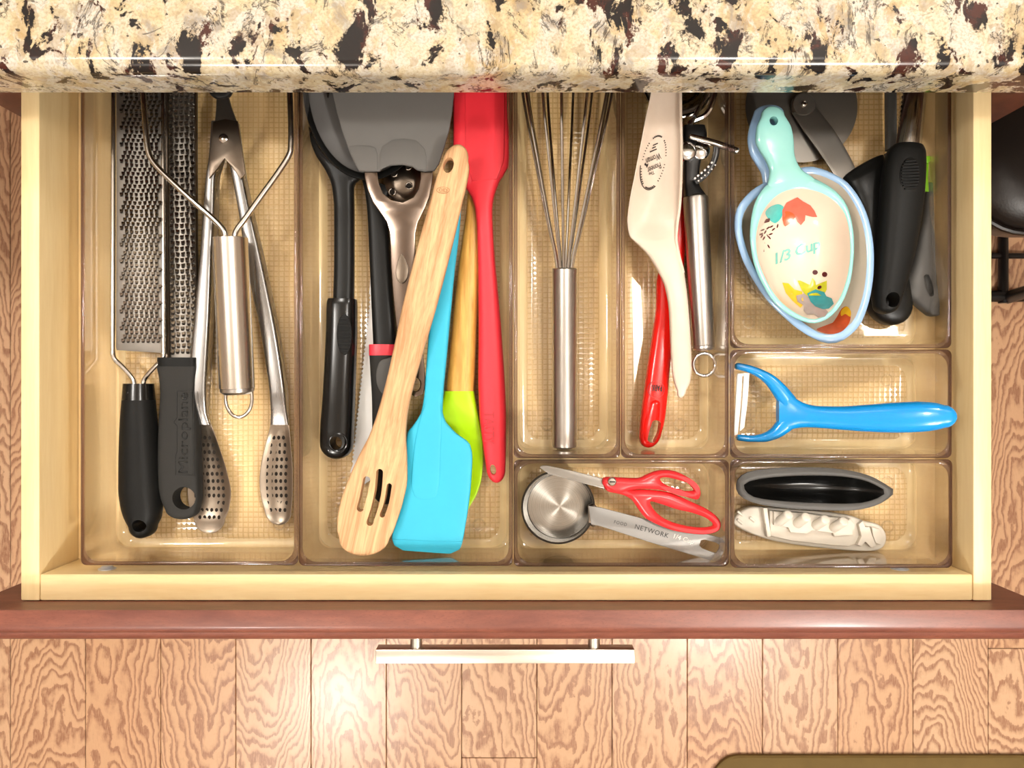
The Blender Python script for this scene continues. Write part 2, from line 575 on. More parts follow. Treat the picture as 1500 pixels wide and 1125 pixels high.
def make_oak():
    N = NT('oak_floor')
    tc = N.n('ShaderNodeTexCoord')
    rnd = N.n('ShaderNodeObjectInfo').outputs['Random']
    sx = N.n('ShaderNodeSeparateXYZ', {0: tc.outputs['Object']})
    r2 = N.math('FRACT', N.math('MULTIPLY', rnd, 17.31))
    r3 = N.math('FRACT', N.math('MULTIPLY', rnd, 71.7))
    xo = N.math('ADD', sx.outputs[0], N.math('MULTIPLY', N.math('SUBTRACT', r2, 0.5), 0.09))
    y = sx.outputs[1]
    cv = N.n('ShaderNodeCombineXYZ', {0: N.math('MULTIPLY', xo, 3.0), 1: y, 2: N.math('MULTIPLY', rnd, 40)}).outputs[0]
    big = N.noise(cv, 5.0, 3, 0.5)
    wob = N.noise(N.n('ShaderNodeCombineXYZ', {0: N.math('MULTIPLY', xo, 2.2), 1: N.math('MULTIPLY', y, 1.6), 2: N.math('MULTIPLY', rnd, 90)}).outputs[0], 26, 4, 0.6)
    slope = N.math('MULTIPLY', N.math('SUBTRACT', r3, 0.5), 46.0)
    f = N.math('ADD', N.math('MULTIPLY', y, slope), N.math('MULTIPLY', N.math('MULTIPLY', xo, xo), 420.0))
    f = N.math('ADD', f, N.math('MULTIPLY', big, 6.0))
    f = N.math('ADD', f, N.math('MULTIPLY', wob, 0.75))
    ring = N.math('FRACT', N.math('MULTIPLY', f, 1.55))
    band = N.ramp(ring, [(0.0, (0.05, 0.05, 0.05)), (0.28, (0, 0, 0)), (0.50, (0.25, 0.25, 0.25)), (0.72, (1, 1, 1)), (0.93, (0.85, 0.85, 0.85)), (1.0, (0.1, 0.1, 0.1))])
    pore = N.noise(N.n('ShaderNodeCombineXYZ', {0: N.math('MULTIPLY', xo, 14.0), 1: y, 2: rnd}).outputs[0], 70, 3, 0.7)
    band = N.math('MULTIPLY', band, N.ramp(pore, [(0.30, (0.35, 0.35, 0.35)), (0.55, (1, 1, 1))]))
    lightc = N.mix(rnd, lin((218, 184, 150)), lin((208, 166, 128)))
    lightc = N.mix(N.math('MULTIPLY', big, 0.5), lightc, lin((200, 152, 116)))
    col = N.mix(N.math('MULTIPLY', band, 0.85), lightc, lin((138, 88, 64)))
    col = N.mix(N.math('MULTIPLY', N.ramp(pore, [(0.58, (0, 0, 0)), (0.7, (1, 1, 1))]), 0.25), col, lin((140, 84, 52)))
    N.bump(band, 0.10, 0.0004)
    return N.base(col, 0.30, spec=0.5, coat=0.35, coat_rough=0.22)

def make_clear(name, tint, grid=False, white=0.03, refr=0.0):
    N = NT(name)
    t = N.t
    out = [n for n in t.nodes if n.type == 'OUTPUT_MATERIAL'][0]
    t.nodes.remove(N.b)
    tr = N.n('ShaderNodeBsdfTransparent', {'Color': tint + (1,)})
    gl = N.n('ShaderNodeBsdfGlossy', {'Color': (1, 1, 1, 1), 'Roughness': 0.04})
    di = N.n('ShaderNodeBsdfDiffuse', {'Color': (0.9, 0.86, 0.8, 1)})
    fr = N.n('ShaderNodeLayerWeight', {'Blend': 0.5})
    fac = N.math('ADD', N.math('MULTIPLY', N.math('POWER', fr.outputs['Facing'], 4.0), 0.75), 0.03)
    if grid:
        tc = N.n('ShaderNodeTexCoord')
        sx = N.n('ShaderNodeSeparateXYZ', {0: tc.outputs['Object']})
        def line(a):
            q = N.math('FRACT', N.math('DIVIDE', a, 0.0039))
            return N.math('ABSOLUTE', N.math('SUBTRACT', q, 0.5))        # 0.5 at the groove, 0 in mid cell
        lx, ly = line(sx.outputs[0]), line(sx.outputs[1])
        hgt = N.math('MAXIMUM', lx, ly)
        grv = N.ramp(hgt, [(0.33, (0, 0, 0)), (0.45, (1, 1, 1))])
        bp = N.n('ShaderNodeBump', {'Height': hgt, 'Strength': 1.0, 'Distance': 0.0012})
        bp.invert = True
        N.l(bp.outputs[0], gl.inputs['Normal'])
        N.l(bp.outputs[0], fr.inputs['Normal'])
        gl.inputs['Roughness'].default_value = 0.12
        N.l(N.mix(grv, tint, (0.84, 0.74, 0.60)), tr.inputs['Color'])
        fac = N.math('ADD', N.math('MULTIPLY', N.math('POWER', fr.outputs['Facing'], 3.0), 0.9), 0.05)
    m1 = N.n('ShaderNodeMixShader', {0: white})
    N.l(tr.outputs[0], m1.inputs[1]); N.l(di.outputs[0], m1.inputs[2])
    m2 = N.n('ShaderNodeMixShader', {0: fac})
    N.l(m1.outputs[0], m2.inputs[1]); N.l(gl.outputs[0], m2.inputs[2])
    res = m2
    if refr:
        gs = N.n('ShaderNodeBsdfGlass', {'Color': tint + (1,), 'Roughness': 0.0, 'IOR': 1.46})
        res = N.n('ShaderNodeMixShader', {0: refr})
        N.l(m2.outputs[0], res.inputs[1]); N.l(gs.outputs[0], res.inputs[2])
    N.l(res.outputs[0], out.inputs[0])
    return N.m

def make_brushed_round(name):
    N = NT(name)
    tg = N.n('ShaderNodeTangent', direction_type='RADIAL', axis='Z')
    v = N.coord()
    f = N.noise(v, 500, 3)
    N.base(lin((196, 192, 184)), 0.24, 1.0)
    N.b.inputs['Anisotropic'].default_value = 0.92
    N.l(tg.outputs[0], N.b.inputs['Tangent'])
    sx = N.n('ShaderNodeSeparateXYZ', {0: v})
    r = N.math('SQRT', N.math('ADD', N.math('MULTIPLY', sx.outputs[0], sx.outputs[0]), N.math('MULTIPLY', sx.outputs[1], sx.outputs[1])))
    rn = N.n('ShaderNodeTexNoise', {'W': N.math('MULTIPLY', r, 2600), 'Scale': 1.0, 'Detail': 2}, noise_dimensions='1D')
    N.l(N.ramp(rn.outputs[0], [(0.3, lin((158, 154, 146))), (0.7, lin((190, 186, 178)))]), N.b.inputs['Base Color'])
    return N.m

M = {}
M['granite'] = make_granite()
M['oak'] = make_oak()
M['clear'] = make_clear('clear_plastic', (0.965, 0.945, 0.925), refr=0.22, white=0.01)
M['clear_rim'] = make_clear('clear_plastic_rim', (0.54, 0.45, 0.45), refr=0.55, white=0.0)  # dark tint stands in for refraction lines of walls seen edge-on
M['clear_base'] = make_clear('clear_plastic_base', (0.99, 0.985, 0.97), white=0.0)
M['clear_grid'] = make_clear('clear_plastic_grid', (0.97, 0.95, 0.92), grid=True, white=0.03)
M['maple_y'] = wood('maple_lengthwise', (238, 214, 164), (228, 200, 146), 0, 1.0, 12, 0.42)
M['maple_x'] = wood('maple_crosswise', (238, 214, 164), (226, 196, 142), 90, 1.0, 12, 0.42)
M['maple_floor'] = wood('maple_bottom', (250, 224, 170), (240, 208, 150), 0, 0.8, 10, 0.5)  # maple lightened in colour for the light lost through the bins
M['cherry'] = wood('stained_cherry', (132, 76, 58), (98, 50, 38), 90, 1.2, 6, 0.40, fleck=0.45, coat=0.12)
M['cherry_shaded'] = wood('shaded_cabinet_stain', (84, 40, 26), (60, 26, 16), 0, 1.0, 8, 0.4)  # stain darkened to carry the shade under the counter
M['beech'] = wood('beech', (216, 176, 130), (176, 130, 88), 12, 1.0, 30, 0.65, contrast=1.2)
M['bamboo'] = wood('bamboo', (226, 178, 92), (178, 122, 48), 0, 1.6, 16, 0.4)
M['nickel'] = steel('brushed_nickel', (214, 208, 196), 0.34, (0.05, 1, 1))
M['steel'] = steel('polished_steel', (206, 203, 198), 0.14, (1, 1, 1), 0.06)
M['satin'] = steel('satin_steel', (196, 192, 186), 0.30, (1, 0.06, 1))
M['satin2'] = steel('satin_steel_plate', (132, 127, 120), 0.42, (1, 1, 1))
M['chrome'] = steel('chrome', (225, 225, 225), 0.05, (1, 1, 1), 0.02)
M['darksteel'] = steel('dark_steel', (112, 100, 88), 0.34)
M['tong'] = steel('tong_steel', (150, 148, 146), 0.28, (1, 0.06, 1))
M['fork'] = steel('shaded_steel', (128, 114, 104), 0.16, (1, 1, 1), 0.05)  # darker colour in place of the dark surroundings it mirrors
M['cupwall'] = steel('cup_steel_shaded', (58, 54, 49), 0.22)  # near-black colour holds the cup wall's shadow and dark reflection
M['tip'] = steel('tip_steel', (146, 134, 120), 0.3)
M['cuphandle'] = steel('stamped_steel', (130, 128, 125), 0.46)
M['tube'] = steel('tube_steel', (226, 220, 210), 0.24, (1, 0.06, 1), 0.08)
M['disc'] = make_brushed_round('spun_steel')
M['hole'] = plain('shadowed_hole', (30, 24, 18), 0.7, 0.2)  # dark colour laid on as the shade inside holes and slots
M['rubber'] = plain('black_rubber', (20, 20, 19), 0.46, 0.16, bump=0.15)
M['rubber_soft'] = plain('charcoal_rubber', (46, 45, 43), 0.6, 0.14, bump=0.2, bscale=1500)
M['black_gloss'] = plain('black_gloss_plastic', (14, 14, 13), 0.20, 0.4)
M['nylon'] = plain('black_nylon', (18, 18, 17), 0.36, 0.24, bump=0.06)
M['grey_sil'] = plain('grey_silicone', (98, 96, 93), 0.6, 0.3)
M['lit_nylon'] = plain('lit_nylon', (112, 110, 108), 0.5, 0.3)  # black nylon coloured grey for the glancing light on it
M['grey_pl'] = plain('grey_plastic', (78, 76, 73), 0.45, 0.3)
M['red_sil'] = plain('red_silicone', (226, 46, 58), 0.45, 0.4)
M['red_pl'] = plain('red_plastic', (218, 22, 14), 0.22, 0.5, coat=0.2)
M['coral'] = plain('coral_red_plastic', (226, 50, 54), 0.24, 0.5)
M['ring_red'] = plain('red_ring_plastic', (226, 58, 72), 0.35, 0.5)
M['teal_sil'] = plain('turquoise_silicone', (46, 170, 200), 0.5, 0.4)
M['green_sil'] = plain('lime_silicone', (168, 214, 10), 0.4, 0.4)
M['lime'] = plain('lime_plastic', (150, 225, 40), 0.4, 0.5)
M['cream'] = plain('cream_melamine', (208, 190, 172), 0.32, 0.4)
M['white_pl'] = plain('white_plastic', (240, 238, 234), 0.35, 0.5)
M['blue'] = plain('blue_plastic', (10, 140, 214), 0.16, 0.5, coat=0.3)
M['ship'] = plain('off_white_silicone', (214, 206, 192), 0.5, 0.4)
M['aqua'] = plain('aqua_glaze', (142, 202, 196), 0.10, 0.5, coat=0.4)
M['skyblue'] = plain('pale_blue_glaze', (148, 182, 218), 0.10, 0.5, coat=0.4)
M['stone'] = plain('cream_glaze', (212, 196, 178), 0.14, 0.4)
M['ink'] = plain('dark_ink', (46, 38, 36), 0.6, 0.3)
M['maroon'] = plain('maroon_ink', (70, 14, 20), 0.3)
M['print_teal'] = plain('teal_print', (70, 170, 166), 0.2, var=0.25, vscale=160)
M['print_teal2'] = plain('deep_teal_print', (52, 136, 142), 0.2, var=0.35, vscale=160)
M['print_red'] = plain('coral_print', (236, 96, 78), 0.2, var=0.25, vscale=130)
M['print_orange'] = plain('rust_print', (206, 84, 44), 0.2, var=0.35, vscale=130)
M['print_yellow'] = plain('amber_print', (246, 182, 40), 0.2, var=0.2, vscale=130)
M['print_green'] = plain('olive_print', (176, 176, 40), 0.2, var=0.2, vscale=130)
M['print_grey'] = plain('grey_print', (158, 146, 142), 0.2, var=0.15, vscale=130)
M['print_mint'] = plain('mint_print', (112, 176, 166), 0.2, var=0.15, vscale=160)
M['burn'] = plain('burnt_mark', (150, 106, 66), 0.7)
M['deboss'] = plain('debossed_rubber', (16, 16, 15), 0.6)
M['red_deboss'] = plain('debossed_red', (176, 30, 40), 0.5)
M['red_dark'] = plain('dark_red_line', (150, 10, 8), 0.4)
M['etch'] = plain('etched_mark', (26, 23, 21), 0.6)
M['etch_light'] = plain('light_etched_mark', (236, 230, 218), 0.5)
M['leather'] = plain('black_leather', (22, 15, 11), 0.38, 0.35, bump=0.3, bscale=500)
M['black_metal'] = plain('black_metal', (18, 17, 17), 0.28, 0.5)
M['mat'] = plain('olive_mat', (112, 92, 52), 0.75, 0.2, var=0.15, vscale=40, bump=0.3, bscale=600)
M['zinc'] = plain('zinc_plating', (206, 210, 218), 0.3, 0.5, 0.4)
M['sub'] = plain('subfloor', (96, 60, 38), 0.9, 0.1)

# ------------------------------------------------------------------ floor of oak planks
floor = link('floor', box(-2.6, 2.6, -2.6, 2.6, -0.03, -0.0125), M['sub'], None, None, origin=(0, 0, 0))
tag(floor, 'oak plank floor with strong cathedral grain under the open drawer', 'floor', kind='structure')
SF = CAMZ / F
PW = 110.25 * SF
plank_mesh = {}
def plank(xa, y0, y1):
    L = round(y1 - y0, 3)
    if L not in plank_mesh:
        me = box(-PW / 2 + 0.0005, PW / 2 - 0.0005, -L / 2 + 0.0005, L / 2 - 0.0005, -0.012, 0, 0.0009, 1)
        me.materials.append(M['oak'])
        plank_mesh[L] = me
    o = bpy.data.objects.new('plank', plank_mesh[L])
    COL.objects.link(o)
    o.parent = floor
    o.location = (xa + PW / 2, (y0 + y1) / 2, 0)
for k in range(-15, 29):
    px = 14.6 + 110.25 * k
    xa = (px - 750) * SF
    if not -2.6 < xa < 2.6 - PW: continue
    if abs(px - 676) < 8: j0 = (562.5 - 1110) * SF
    elif abs(px - 1448) < 12: j0 = (562.5 - 950) * SF
    else: j0 = random.choice([-0.86, -0.98, -1.12, -0.80])
    ys = [-2.6, j0, j0 + (random.choice([1.62, 1.74, 1.86]) if j0 < -0.7 else 1.5), 2.6]
    for a, b in zip(ys, ys[1:]):
        plank(xa, round(a, 3), round(b, 3))

# ------------------------------------------------------------------ room shell around the island
M['ceil'] = plain('white_ceiling', (236, 230, 220), 0.8, 0.2)
M['wall'] = plain('warm_wall', (168, 156, 144), 0.8, 0.2, var=0.1, vscale=3)
def struct(name, me, mat, label, cat):
    o = link(name, me, mat, None, None)
    return tag(o, label, cat, kind='structure')
struct('ceiling', box(-2.6, 2.6, -2.6, 2.6, 2.50, 2.53), M['ceil'], 'white painted kitchen ceiling above the island', 'ceiling')
struct('wall_front', box(-2.6, 2.6, -2.66, -2.6, 0.0, 2.5), M['wall'], 'warm beige wall behind the photographer', 'wall')
struct('wall_back', box(-2.6, 2.6, 2.6, 2.66, 0.0, 2.5), M['wall'], 'warm beige wall beyond the island', 'wall')
struct('wall_left', box(-2.66, -2.6, -2.6, 2.6, 0.0, 2.5), M['wall'], 'warm beige side wall towards the graters', 'wall')
struct('wall_right', box(2.6, 2.66, -2.6, 2.6, 0.0, 2.5), M['wall'], 'warm beige side wall towards the stool', 'wall')

# ------------------------------------------------------------------ island cabinet below the counter
CABY = 0.222
cab = thing('island_cabinet', 'stained wooden island cabinet coloured darker for the shade under the granite, mostly hidden by the drawer', 'cabinet', (0, 0.5, 0))
Z0, Z1 = 0.10, RIM + 0.0405
for sx in (-1, 1):
    link('side_panel', box(sx * 0.40 - 0.009, sx * 0.40 + 0.009, CABY + 0.019, 0.80, Z0, Z1), M['cherry_shaded'], cab)
    link('stile', box(min(sx * 0.36, sx * 0.409), max(sx * 0.36, sx * 0.409), CABY, CABY + 0.019, Z0, Z1, 0.001), M['cherry_shaded'], cab)
link('top_rail', box(-0.36, 0.36, CABY, CABY + 0.019, RIM + 0.012, Z1), M['cherry_shaded'], cab)
link('drawer_rail', box(-0.36, 0.36, CABY, CABY + 0.019, RIM - 0.118, RIM - 0.080), M['cherry_shaded'], cab)
link('bottom_rail', box(-0.36, 0.36, CABY, CABY + 0.019, Z0, Z0 + 0.04), M['cherry_shaded'], cab)
link('back_panel', box(-0.391, 0.391, 0.80, 0.815, Z0, Z1), M['cherry_shaded'], cab)
link('toe_kick', box(-0.39, 0.39, CABY + 0.075, 0.80, 0.0, Z0), M['cherry_shaded'], cab)
for sx in (-1, 1):
    d = link('door', box(min(sx * 0.003, sx * 0.372), max(sx * 0.003, sx * 0.372), CABY - 0.020, CABY - 0.001, Z0 + 0.025, RIM - 0.115, 0.002), M['cherry_shaded'], cab)
    link('door_pull', tube_w([Vector((sx * 0.04, CABY - 0.045, z)) for z in (0.50, 0.56, 0.62)], 0.006, 10), M['nickel'], d)

# ------------------------------------------------------------------ granite countertop
prof = []
CY, CZ0, CZ1, RR = 0.189, RIM + 0.042, RIM + 0.080, 0.009
prof += [(0.95, CZ0), (CY + 0.002, CZ0), (CY, CZ0 + 0.002)]
for k in range(9):
    a = pi - k / 8 * pi / 2
    prof.append((CY + RR + RR * cos(a), CZ1 - RR + RR * sin(a)))
prof.append((0.95, CZ1))
verts, faces = [], []
for x in (-1.25, 1.25):
    verts += [(x, y, z) for y, z in prof]
n = len(prof)
for k in range(n): faces.append((k, (k + 1) % n, n + (k + 1) % n, n + k))
faces += [tuple(range(n)), tuple(range(n, 2 * n))]
ct = link('countertop', mesh(verts, faces), M['granite'], None, 30, origin=(0, 0.55, CZ0))
tag(ct, 'polished cream granite countertop with black and garnet flecks above the drawer', 'countertop')

# ------------------------------------------------------------------ drawer
def hz(h): return RIM + h / 1000.0
dr = thing('drawer_unit', 'open pale maple kitchen drawer with a dark cherry front', 'drawer', (0, -0.15, hz(-60)))
XL0, XL1, XR0, XR1 = -0.3458, -0.3325, 0.3245, 0.3377
YF0, YF1, YB = -0.1525, -0.1338, 0.385
link('side_panel', box(XL0, XL1, YF0, YB, hz(-62), hz(0), 0.0012), M['maple_y'], dr)
link('side_panel', box(XR0, XR1, YF0, YB, hz(-62), hz(0), 0.0012), M['maple_y'], dr)
link('front_panel', box(XL1 + 0.0002, XR0 - 0.0002, YF0, YF1, hz(-62), hz(-0.3), 0.0012), M['maple_x'], dr)
link('back_panel', box(XL1 + 0.0002, XR0 - 0.0002, YB - 0.013, YB, hz(-62), hz(-1), 0.0012), M['maple_x'], dr)
link('bottom_panel', box(XL1 + 0.0002, XR0 - 0.0002, YF1, YB - 0.013, hz(-58), hz(-50)), M['maple_floor'], dr)
# overlay front with a stepped, rounded outer edge
fp = [(-0.1528, 22), (-0.1638, 22), (-0.1668, 21.4), (-0.1688, 19.6), (-0.1694, 17.4), (-0.1712, 16.8), (-0.1735, 15.4), (-0.1752, 13), (-0.1758, 10), (-0.1758, -124), (-0.1528, -124)]
verts, faces = [], []
for x in (-0.3766, 0.369):
    verts += [(x, y, hz(h)) for y, h in fp]
n = len(fp)
for k in range(n): faces.append((k, (k + 1) % n, n + (k + 1) % n, n + k))
faces += [tuple(range(n)), tuple(range(n, 2 * n))]
link('drawer_front', mesh(verts, faces), M['cherry'], dr, 35)
hx0, hx1 = (550 - 750) * S(-19), (930 - 750) * S(-19)
hd = link('handle', box(hx0, hx1, -0.2035, -0.1932, hz(-31), hz(-19), 0.0006), M['nickel'], dr)
for px in (610, 870):
    x = (px - 750) * S(-25)
    link('handle_post', rod((x, -0.1940, hz(-25)), (x, -0.1750, hz(-25)), [(0, 0.0045), (1, 0.0045)], 20), M['nickel'], hd)
for px, py in ((157, 830), (1318, 838)):
    x = (px - 750) * S(-16)
    sc = link('screw', rod((x, -0.1340, hz(-16)), (x, -0.1312, hz(-16)), [(0, 0.0062), (0.25, 0.0062), (0.5, 0.0045), (0.85, 0.0036), (1, 0.001)], 20), M['zinc'], dr)

# ------------------------------------------------------------------ clear organiser bins
BINS = [  # px rectangle of the rim, label
    (118, 436, 38, 828, 'long wide clear plastic bin holding the graters and tongs'),
    (437.5, 751, 38, 829, 'long wide clear plastic bin crowded with spatulas and a wooden spoon'),
    (752.5, 908.5, 36, 671, 'narrow clear plastic bin holding only the balloon whisk'),
    (910, 1067.5, 36, 671, 'narrow clear plastic bin holding the cream spoon and red handle'),
    (752.5, 1068, 673.5, 830, 'short clear plastic bin holding the red scissors'),
    (1070.5, 1394, 40, 510, 'wide clear plastic bin holding the ceramic measuring cups'),
    (1070.5, 1394.5, 512, 671, 'short clear plastic bin under the blue peeler'),
    (1070.5, 1395.5, 673, 832, 'short clear plastic bin holding the ship-shaped moulds'),
]
def loops_mesh(loops, cap0=True, cap1=True):
    verts, faces, n = [], [], len(loops[0])
    for lp in loops: verts += lp
    for i in range(len(loops) - 1):
        for k in range(n):
            a, b = i * n + k, i * n + (k + 1) % n
            faces.append((a, b, b + n, a + n))
    if cap0: faces.append(tuple(range(n)))
    if cap1: faces.append(tuple((len(loops) - 1) * n + k for k in range(n)))
    return mesh(verts, faces)
for (a, b, c, d, lab) in BINS:
    p0, p1 = P(a, d, -2), P(b, c, -2)
    x0, x1, y0, y1 = p0.x, p1.x, p0.y, p1.y
    root = thing('organizer_bin', lab, 'bin', ((x0 + x1) / 2, (y0 + y1) / 2, hz(-50)), 'clear drawer organizer bins')
    def ring(ins, r, h):
        return [(px, py, hz(h)) for px, py in rrect(x0 + ins, x1 - ins, y0 + ins, y1 - ins, r, 5)]
    lp = [ring(0.006, 0.007, -49.8), ring(0.0030, 0.009, -48.6), ring(0.0018, 0.009, -45), ring(0.0008, 0.008, -5), ring(0.0, 0.004, -4.6),
          ring(0.0, 0.004, -2.4), ring(0.0005, 0.004, -2), ring(0.0022, 0.009, -2), ring(0.0027, 0.010, -2.6), ring(0.0036, 0.011, -38),
          ring(0.0046, 0.012, -43), ring(0.0066, 0.0125, -46), ring(0.0098, 0.0115, -47.2)]
    link('outer_wall', loops_mesh(lp[1:4], False, False), M['clear'], root, 50)
    link('inner_wall', loops_mesh(lp[8:11], False, False), M['clear'], root, 50)
    link('rim', loops_mesh(lp[3:9], False, False), M['clear_rim'], root, 50)
    link('base', loops_mesh([lp[1], lp[0]], False, True), M['clear_base'], root, 50)
    link('base_fillet', loops_mesh(lp[10:], False, False), M['clear_base'], root, 50)
    gi = 0.0125
    lp2 = [ring(gi - 0.0026, 0.0115, -47.2), ring(gi, 0.010, -46.0), ring(gi + 0.001, 0.0095, -45.6)]
    link('textured_floor', loops_mesh(lp2, False, True), M['clear_grid'], root, 50)
    fx, fy = 0.0255, 0.0215
    for qx in (x0 + fx, x1 - fx):
        for qy in (y0 + fy, y1 - fy):
            if qy > 0.20: continue
            pts = [Vector((qx + 0.0043 * cos(t), qy + 0.0043 * sin(t), hz(-45.4))) for t in [2 * pi * k / 20 for k in range(20)]]
            link('foot_ring', tube_w(pts, 0.0006, 6, True), M['clear'], root)
# ================================================================== BIN 1: graters, tongs, masher
def teeth(points, h, w_px, l_px, lift, up=1):
    """raised cutting teeth: small wedges; up=1 cutting edge faces the foot of the tool"""
    verts, faces = [], []
    for (x, y) in points:
        b = len(verts)
        a, c = w_px / 2, l_px / 2
        verts += [P(x - a, y - c, h), P(x + a, y - c, h), P(x + a * 0.85, y + c, h), P(x - a * 0.85, y + c, h),
                  P(x + a * 0.75, y + c * 0.55, h + lift), P(x, y + c * 0.8, h + lift * 1.1), P(x - a * 0.75, y + c * 0.55, h + lift)]
        faces += [(b, b + 1, b + 4, b + 5, b + 6), (b + 1, b + 2, b + 4), (b, b + 6, b + 3), (b + 2, b + 3, b + 6, b + 5, b + 4)]
    return mesh(verts, faces, False)
def slots(points, h, w_px, l_px):
    verts, faces = [], []
    for (x, y) in points:
        b = len(verts)
        a, c = w_px / 2, l_px / 2
        verts += [P(x - a, y - c, h), P(x + a, y - c, h), P(x + a * 0.6, y + c, h), P(x - a * 0.6, y + c, h)]
        faces.append((b, b + 3, b + 2, b + 1))
    return mesh(verts, faces, False)

# wide rasp grater on a wire frame
g = thing('rasp_grater', 'wide steel rasp grater in a wire frame with round black handle', 'grater', P(205, 500, -45))
hp = -27.0
plate_me = edge_loft([(170, 60, 237, 58, hp, 0.4, -1.2), (170.5, 300, 237.5, 300, hp, 0.4, -1.2), (170, 509, 237.5, 513, hp, 0.4, -1.0), (171, 513, 236.5, 517, hp - 0.2, 0.4, -0.8)], n=28, m=10, e=6)
link('grating_plate', plate_me, M['satin2'], g)
pts = []
for i in range(72):
    y = 70 + i * 6.12
    if y > 503: break
    sh = -2.6 * (i % 4) + 3.5
    for k in range(8):
        x = 182 + sh + k * 7.3
        if 176 < x < 235: pts.append((x, y))
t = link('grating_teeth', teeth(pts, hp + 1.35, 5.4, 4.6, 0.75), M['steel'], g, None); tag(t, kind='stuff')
t = link('tooth_hole_shade', slots([(x, y + 2.9) for x, y in pts], hp + 1.62, 4.6, 1.9), M['hole'], g, None); tag(t, kind='stuff')
fr = [(196.5, 575, -31), (196.5, 562, -31), (193, 553, -31), (180, 538, -30), (168, 526, -29), (165, 516, -28), (165, 500, -28), (165.5, 300, -28), (166, 40, -28)]
link('frame_wire', tube(fr, 1.75, 8, 10), M['steel'], g)
fr = [(210, 575, -31), (210, 562, -31), (213, 553, -31), (226, 538, -30), (237, 527, -29), (239.5, 517, -28), (239.5, 500, -28), (239, 300, -28), (238.5, 40, -28)]
link('frame_wire', tube(fr, 1.75, 8, 10), M['steel'], g)
link('collar', edge_loft([(182, 562, 224, 562, -31, 10.0), (181.3, 575, 225, 575, -31, 10.6), (180.5, 586, 226, 586, -31, 11)], n=32, e=2.2, m=8), M['black_gloss'], g)
hb = link('handle', edge_loft([(180.5, 586, 226, 586, -31, 11.2), (178, 620, 229, 620, -31.2, 12), (176.3, 670, 233, 670, -31.8, 12.8), (176, 715, 236, 715, -32, 13), (178.5, 738, 237, 738, -32, 12.8), (184, 757, 235, 757, -32, 12.2), (191, 770, 229, 770, -32, 11.4)], n=36, e=2.15, cap=(0, 17)), M['rubber'], g)
cut(hb, [cyl_px(207, 769, 9.5, 9, -60, 10)])

# narrow rasp
g = thing('zester_grater', 'narrow steel zester with flat charcoal handle beside the wide rasp', 'grater', P(264, 600, -45))
hp = -33.0
link('grating_plate', edge_loft([(246, 60, 284, 60, hp, 0.4, -1.6), (247, 300, 284.5, 300, hp, 0.4, -1.6), (250, 526, 286, 526, hp, 0.4, -1.6)], n=24, m=8, e=6), M['satin2'], g)
link('side_flange', edge_loft([(236.5, 60, 246.5, 60, hp - 3, 2.2), (238, 300, 247.5, 300, hp - 3, 2.2), (241, 526, 250.5, 526, hp - 3, 2.2)], n=12, m=6, e=5), M['darksteel'], g)
link('side_flange', edge_loft([(283.5, 60, 288.5, 60, hp - 3, 2.2), (284, 300, 289, 300, hp - 3, 2.2), (285.5, 526, 290.5, 526, hp - 3, 2.2)], n=12, m=6, e=5), M['darksteel'], g)
pts = []
for i in range(60):
    y = 62 + i * 8.35
    if y > 518: break
    for k in range(5):
        x = 250.5 + (y - 60) * 0.0075 + k * 7.6 - (0 if i % 2 else 1.5)
        if x < 285: pts.append((x, y + 1.6 * (k - 2) ** 2 * 0.25))
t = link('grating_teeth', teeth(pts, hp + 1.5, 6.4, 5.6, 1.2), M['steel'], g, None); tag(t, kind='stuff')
t = link('tooth_hole_shade', slots([(x, y + 3.9) for x, y in pts], hp + 2.0, 5.6, 2.6), M['hole'], g, None); tag(t, kind='stuff')
hb = link('handle', edge_loft([(233.5, 524, 292, 524, -34, 7.4), (233.2, 538, 292, 538, -34, 7.6), (236, 552, 290, 552, -34, 7.6), (238, 578, 288.5, 578, -34, 7.6), (235.5, 620, 291.5, 620, -34, 7.8), (234.5, 670, 293, 670, -34, 7.8), (235, 705, 294, 705, -34, 7.6), (238, 728, 294.5, 728, -34, 7.2), (245, 745, 291, 745, -34, 7)], n=36, e=4.5, cap=(0, 15)), M['rubber_soft'], g)
cut(hb, [cyl_px(271.5, 729, 16.5, 16.5, -60, 0)])
link('collar', edge_loft([(234, 525, 291.5, 525, -34, 8.0), (234, 537, 291.5, 537, -34, 8.0)], n=36, m=4, e=4.5), M['rubber'], g)
ht = -34 + 7.85
link('raised_lettering', text_mesh('Microplane', 270.5, 634, 18, 90, flat(ht), width=117, extrude=0.35, bold=-0.006), M['deboss'], g, None)
pl = [(257, 696), (256.5, 668), (259, 662), (259.5, 624), (255.5, 620), (255.5, 616), (259, 612), (259, 573), (284, 573), (284, 696)]
link('lettering_border', tube_w([P(x, y, ht) for x, y in pl], 0.00035, 6, True), M['deboss'], g)

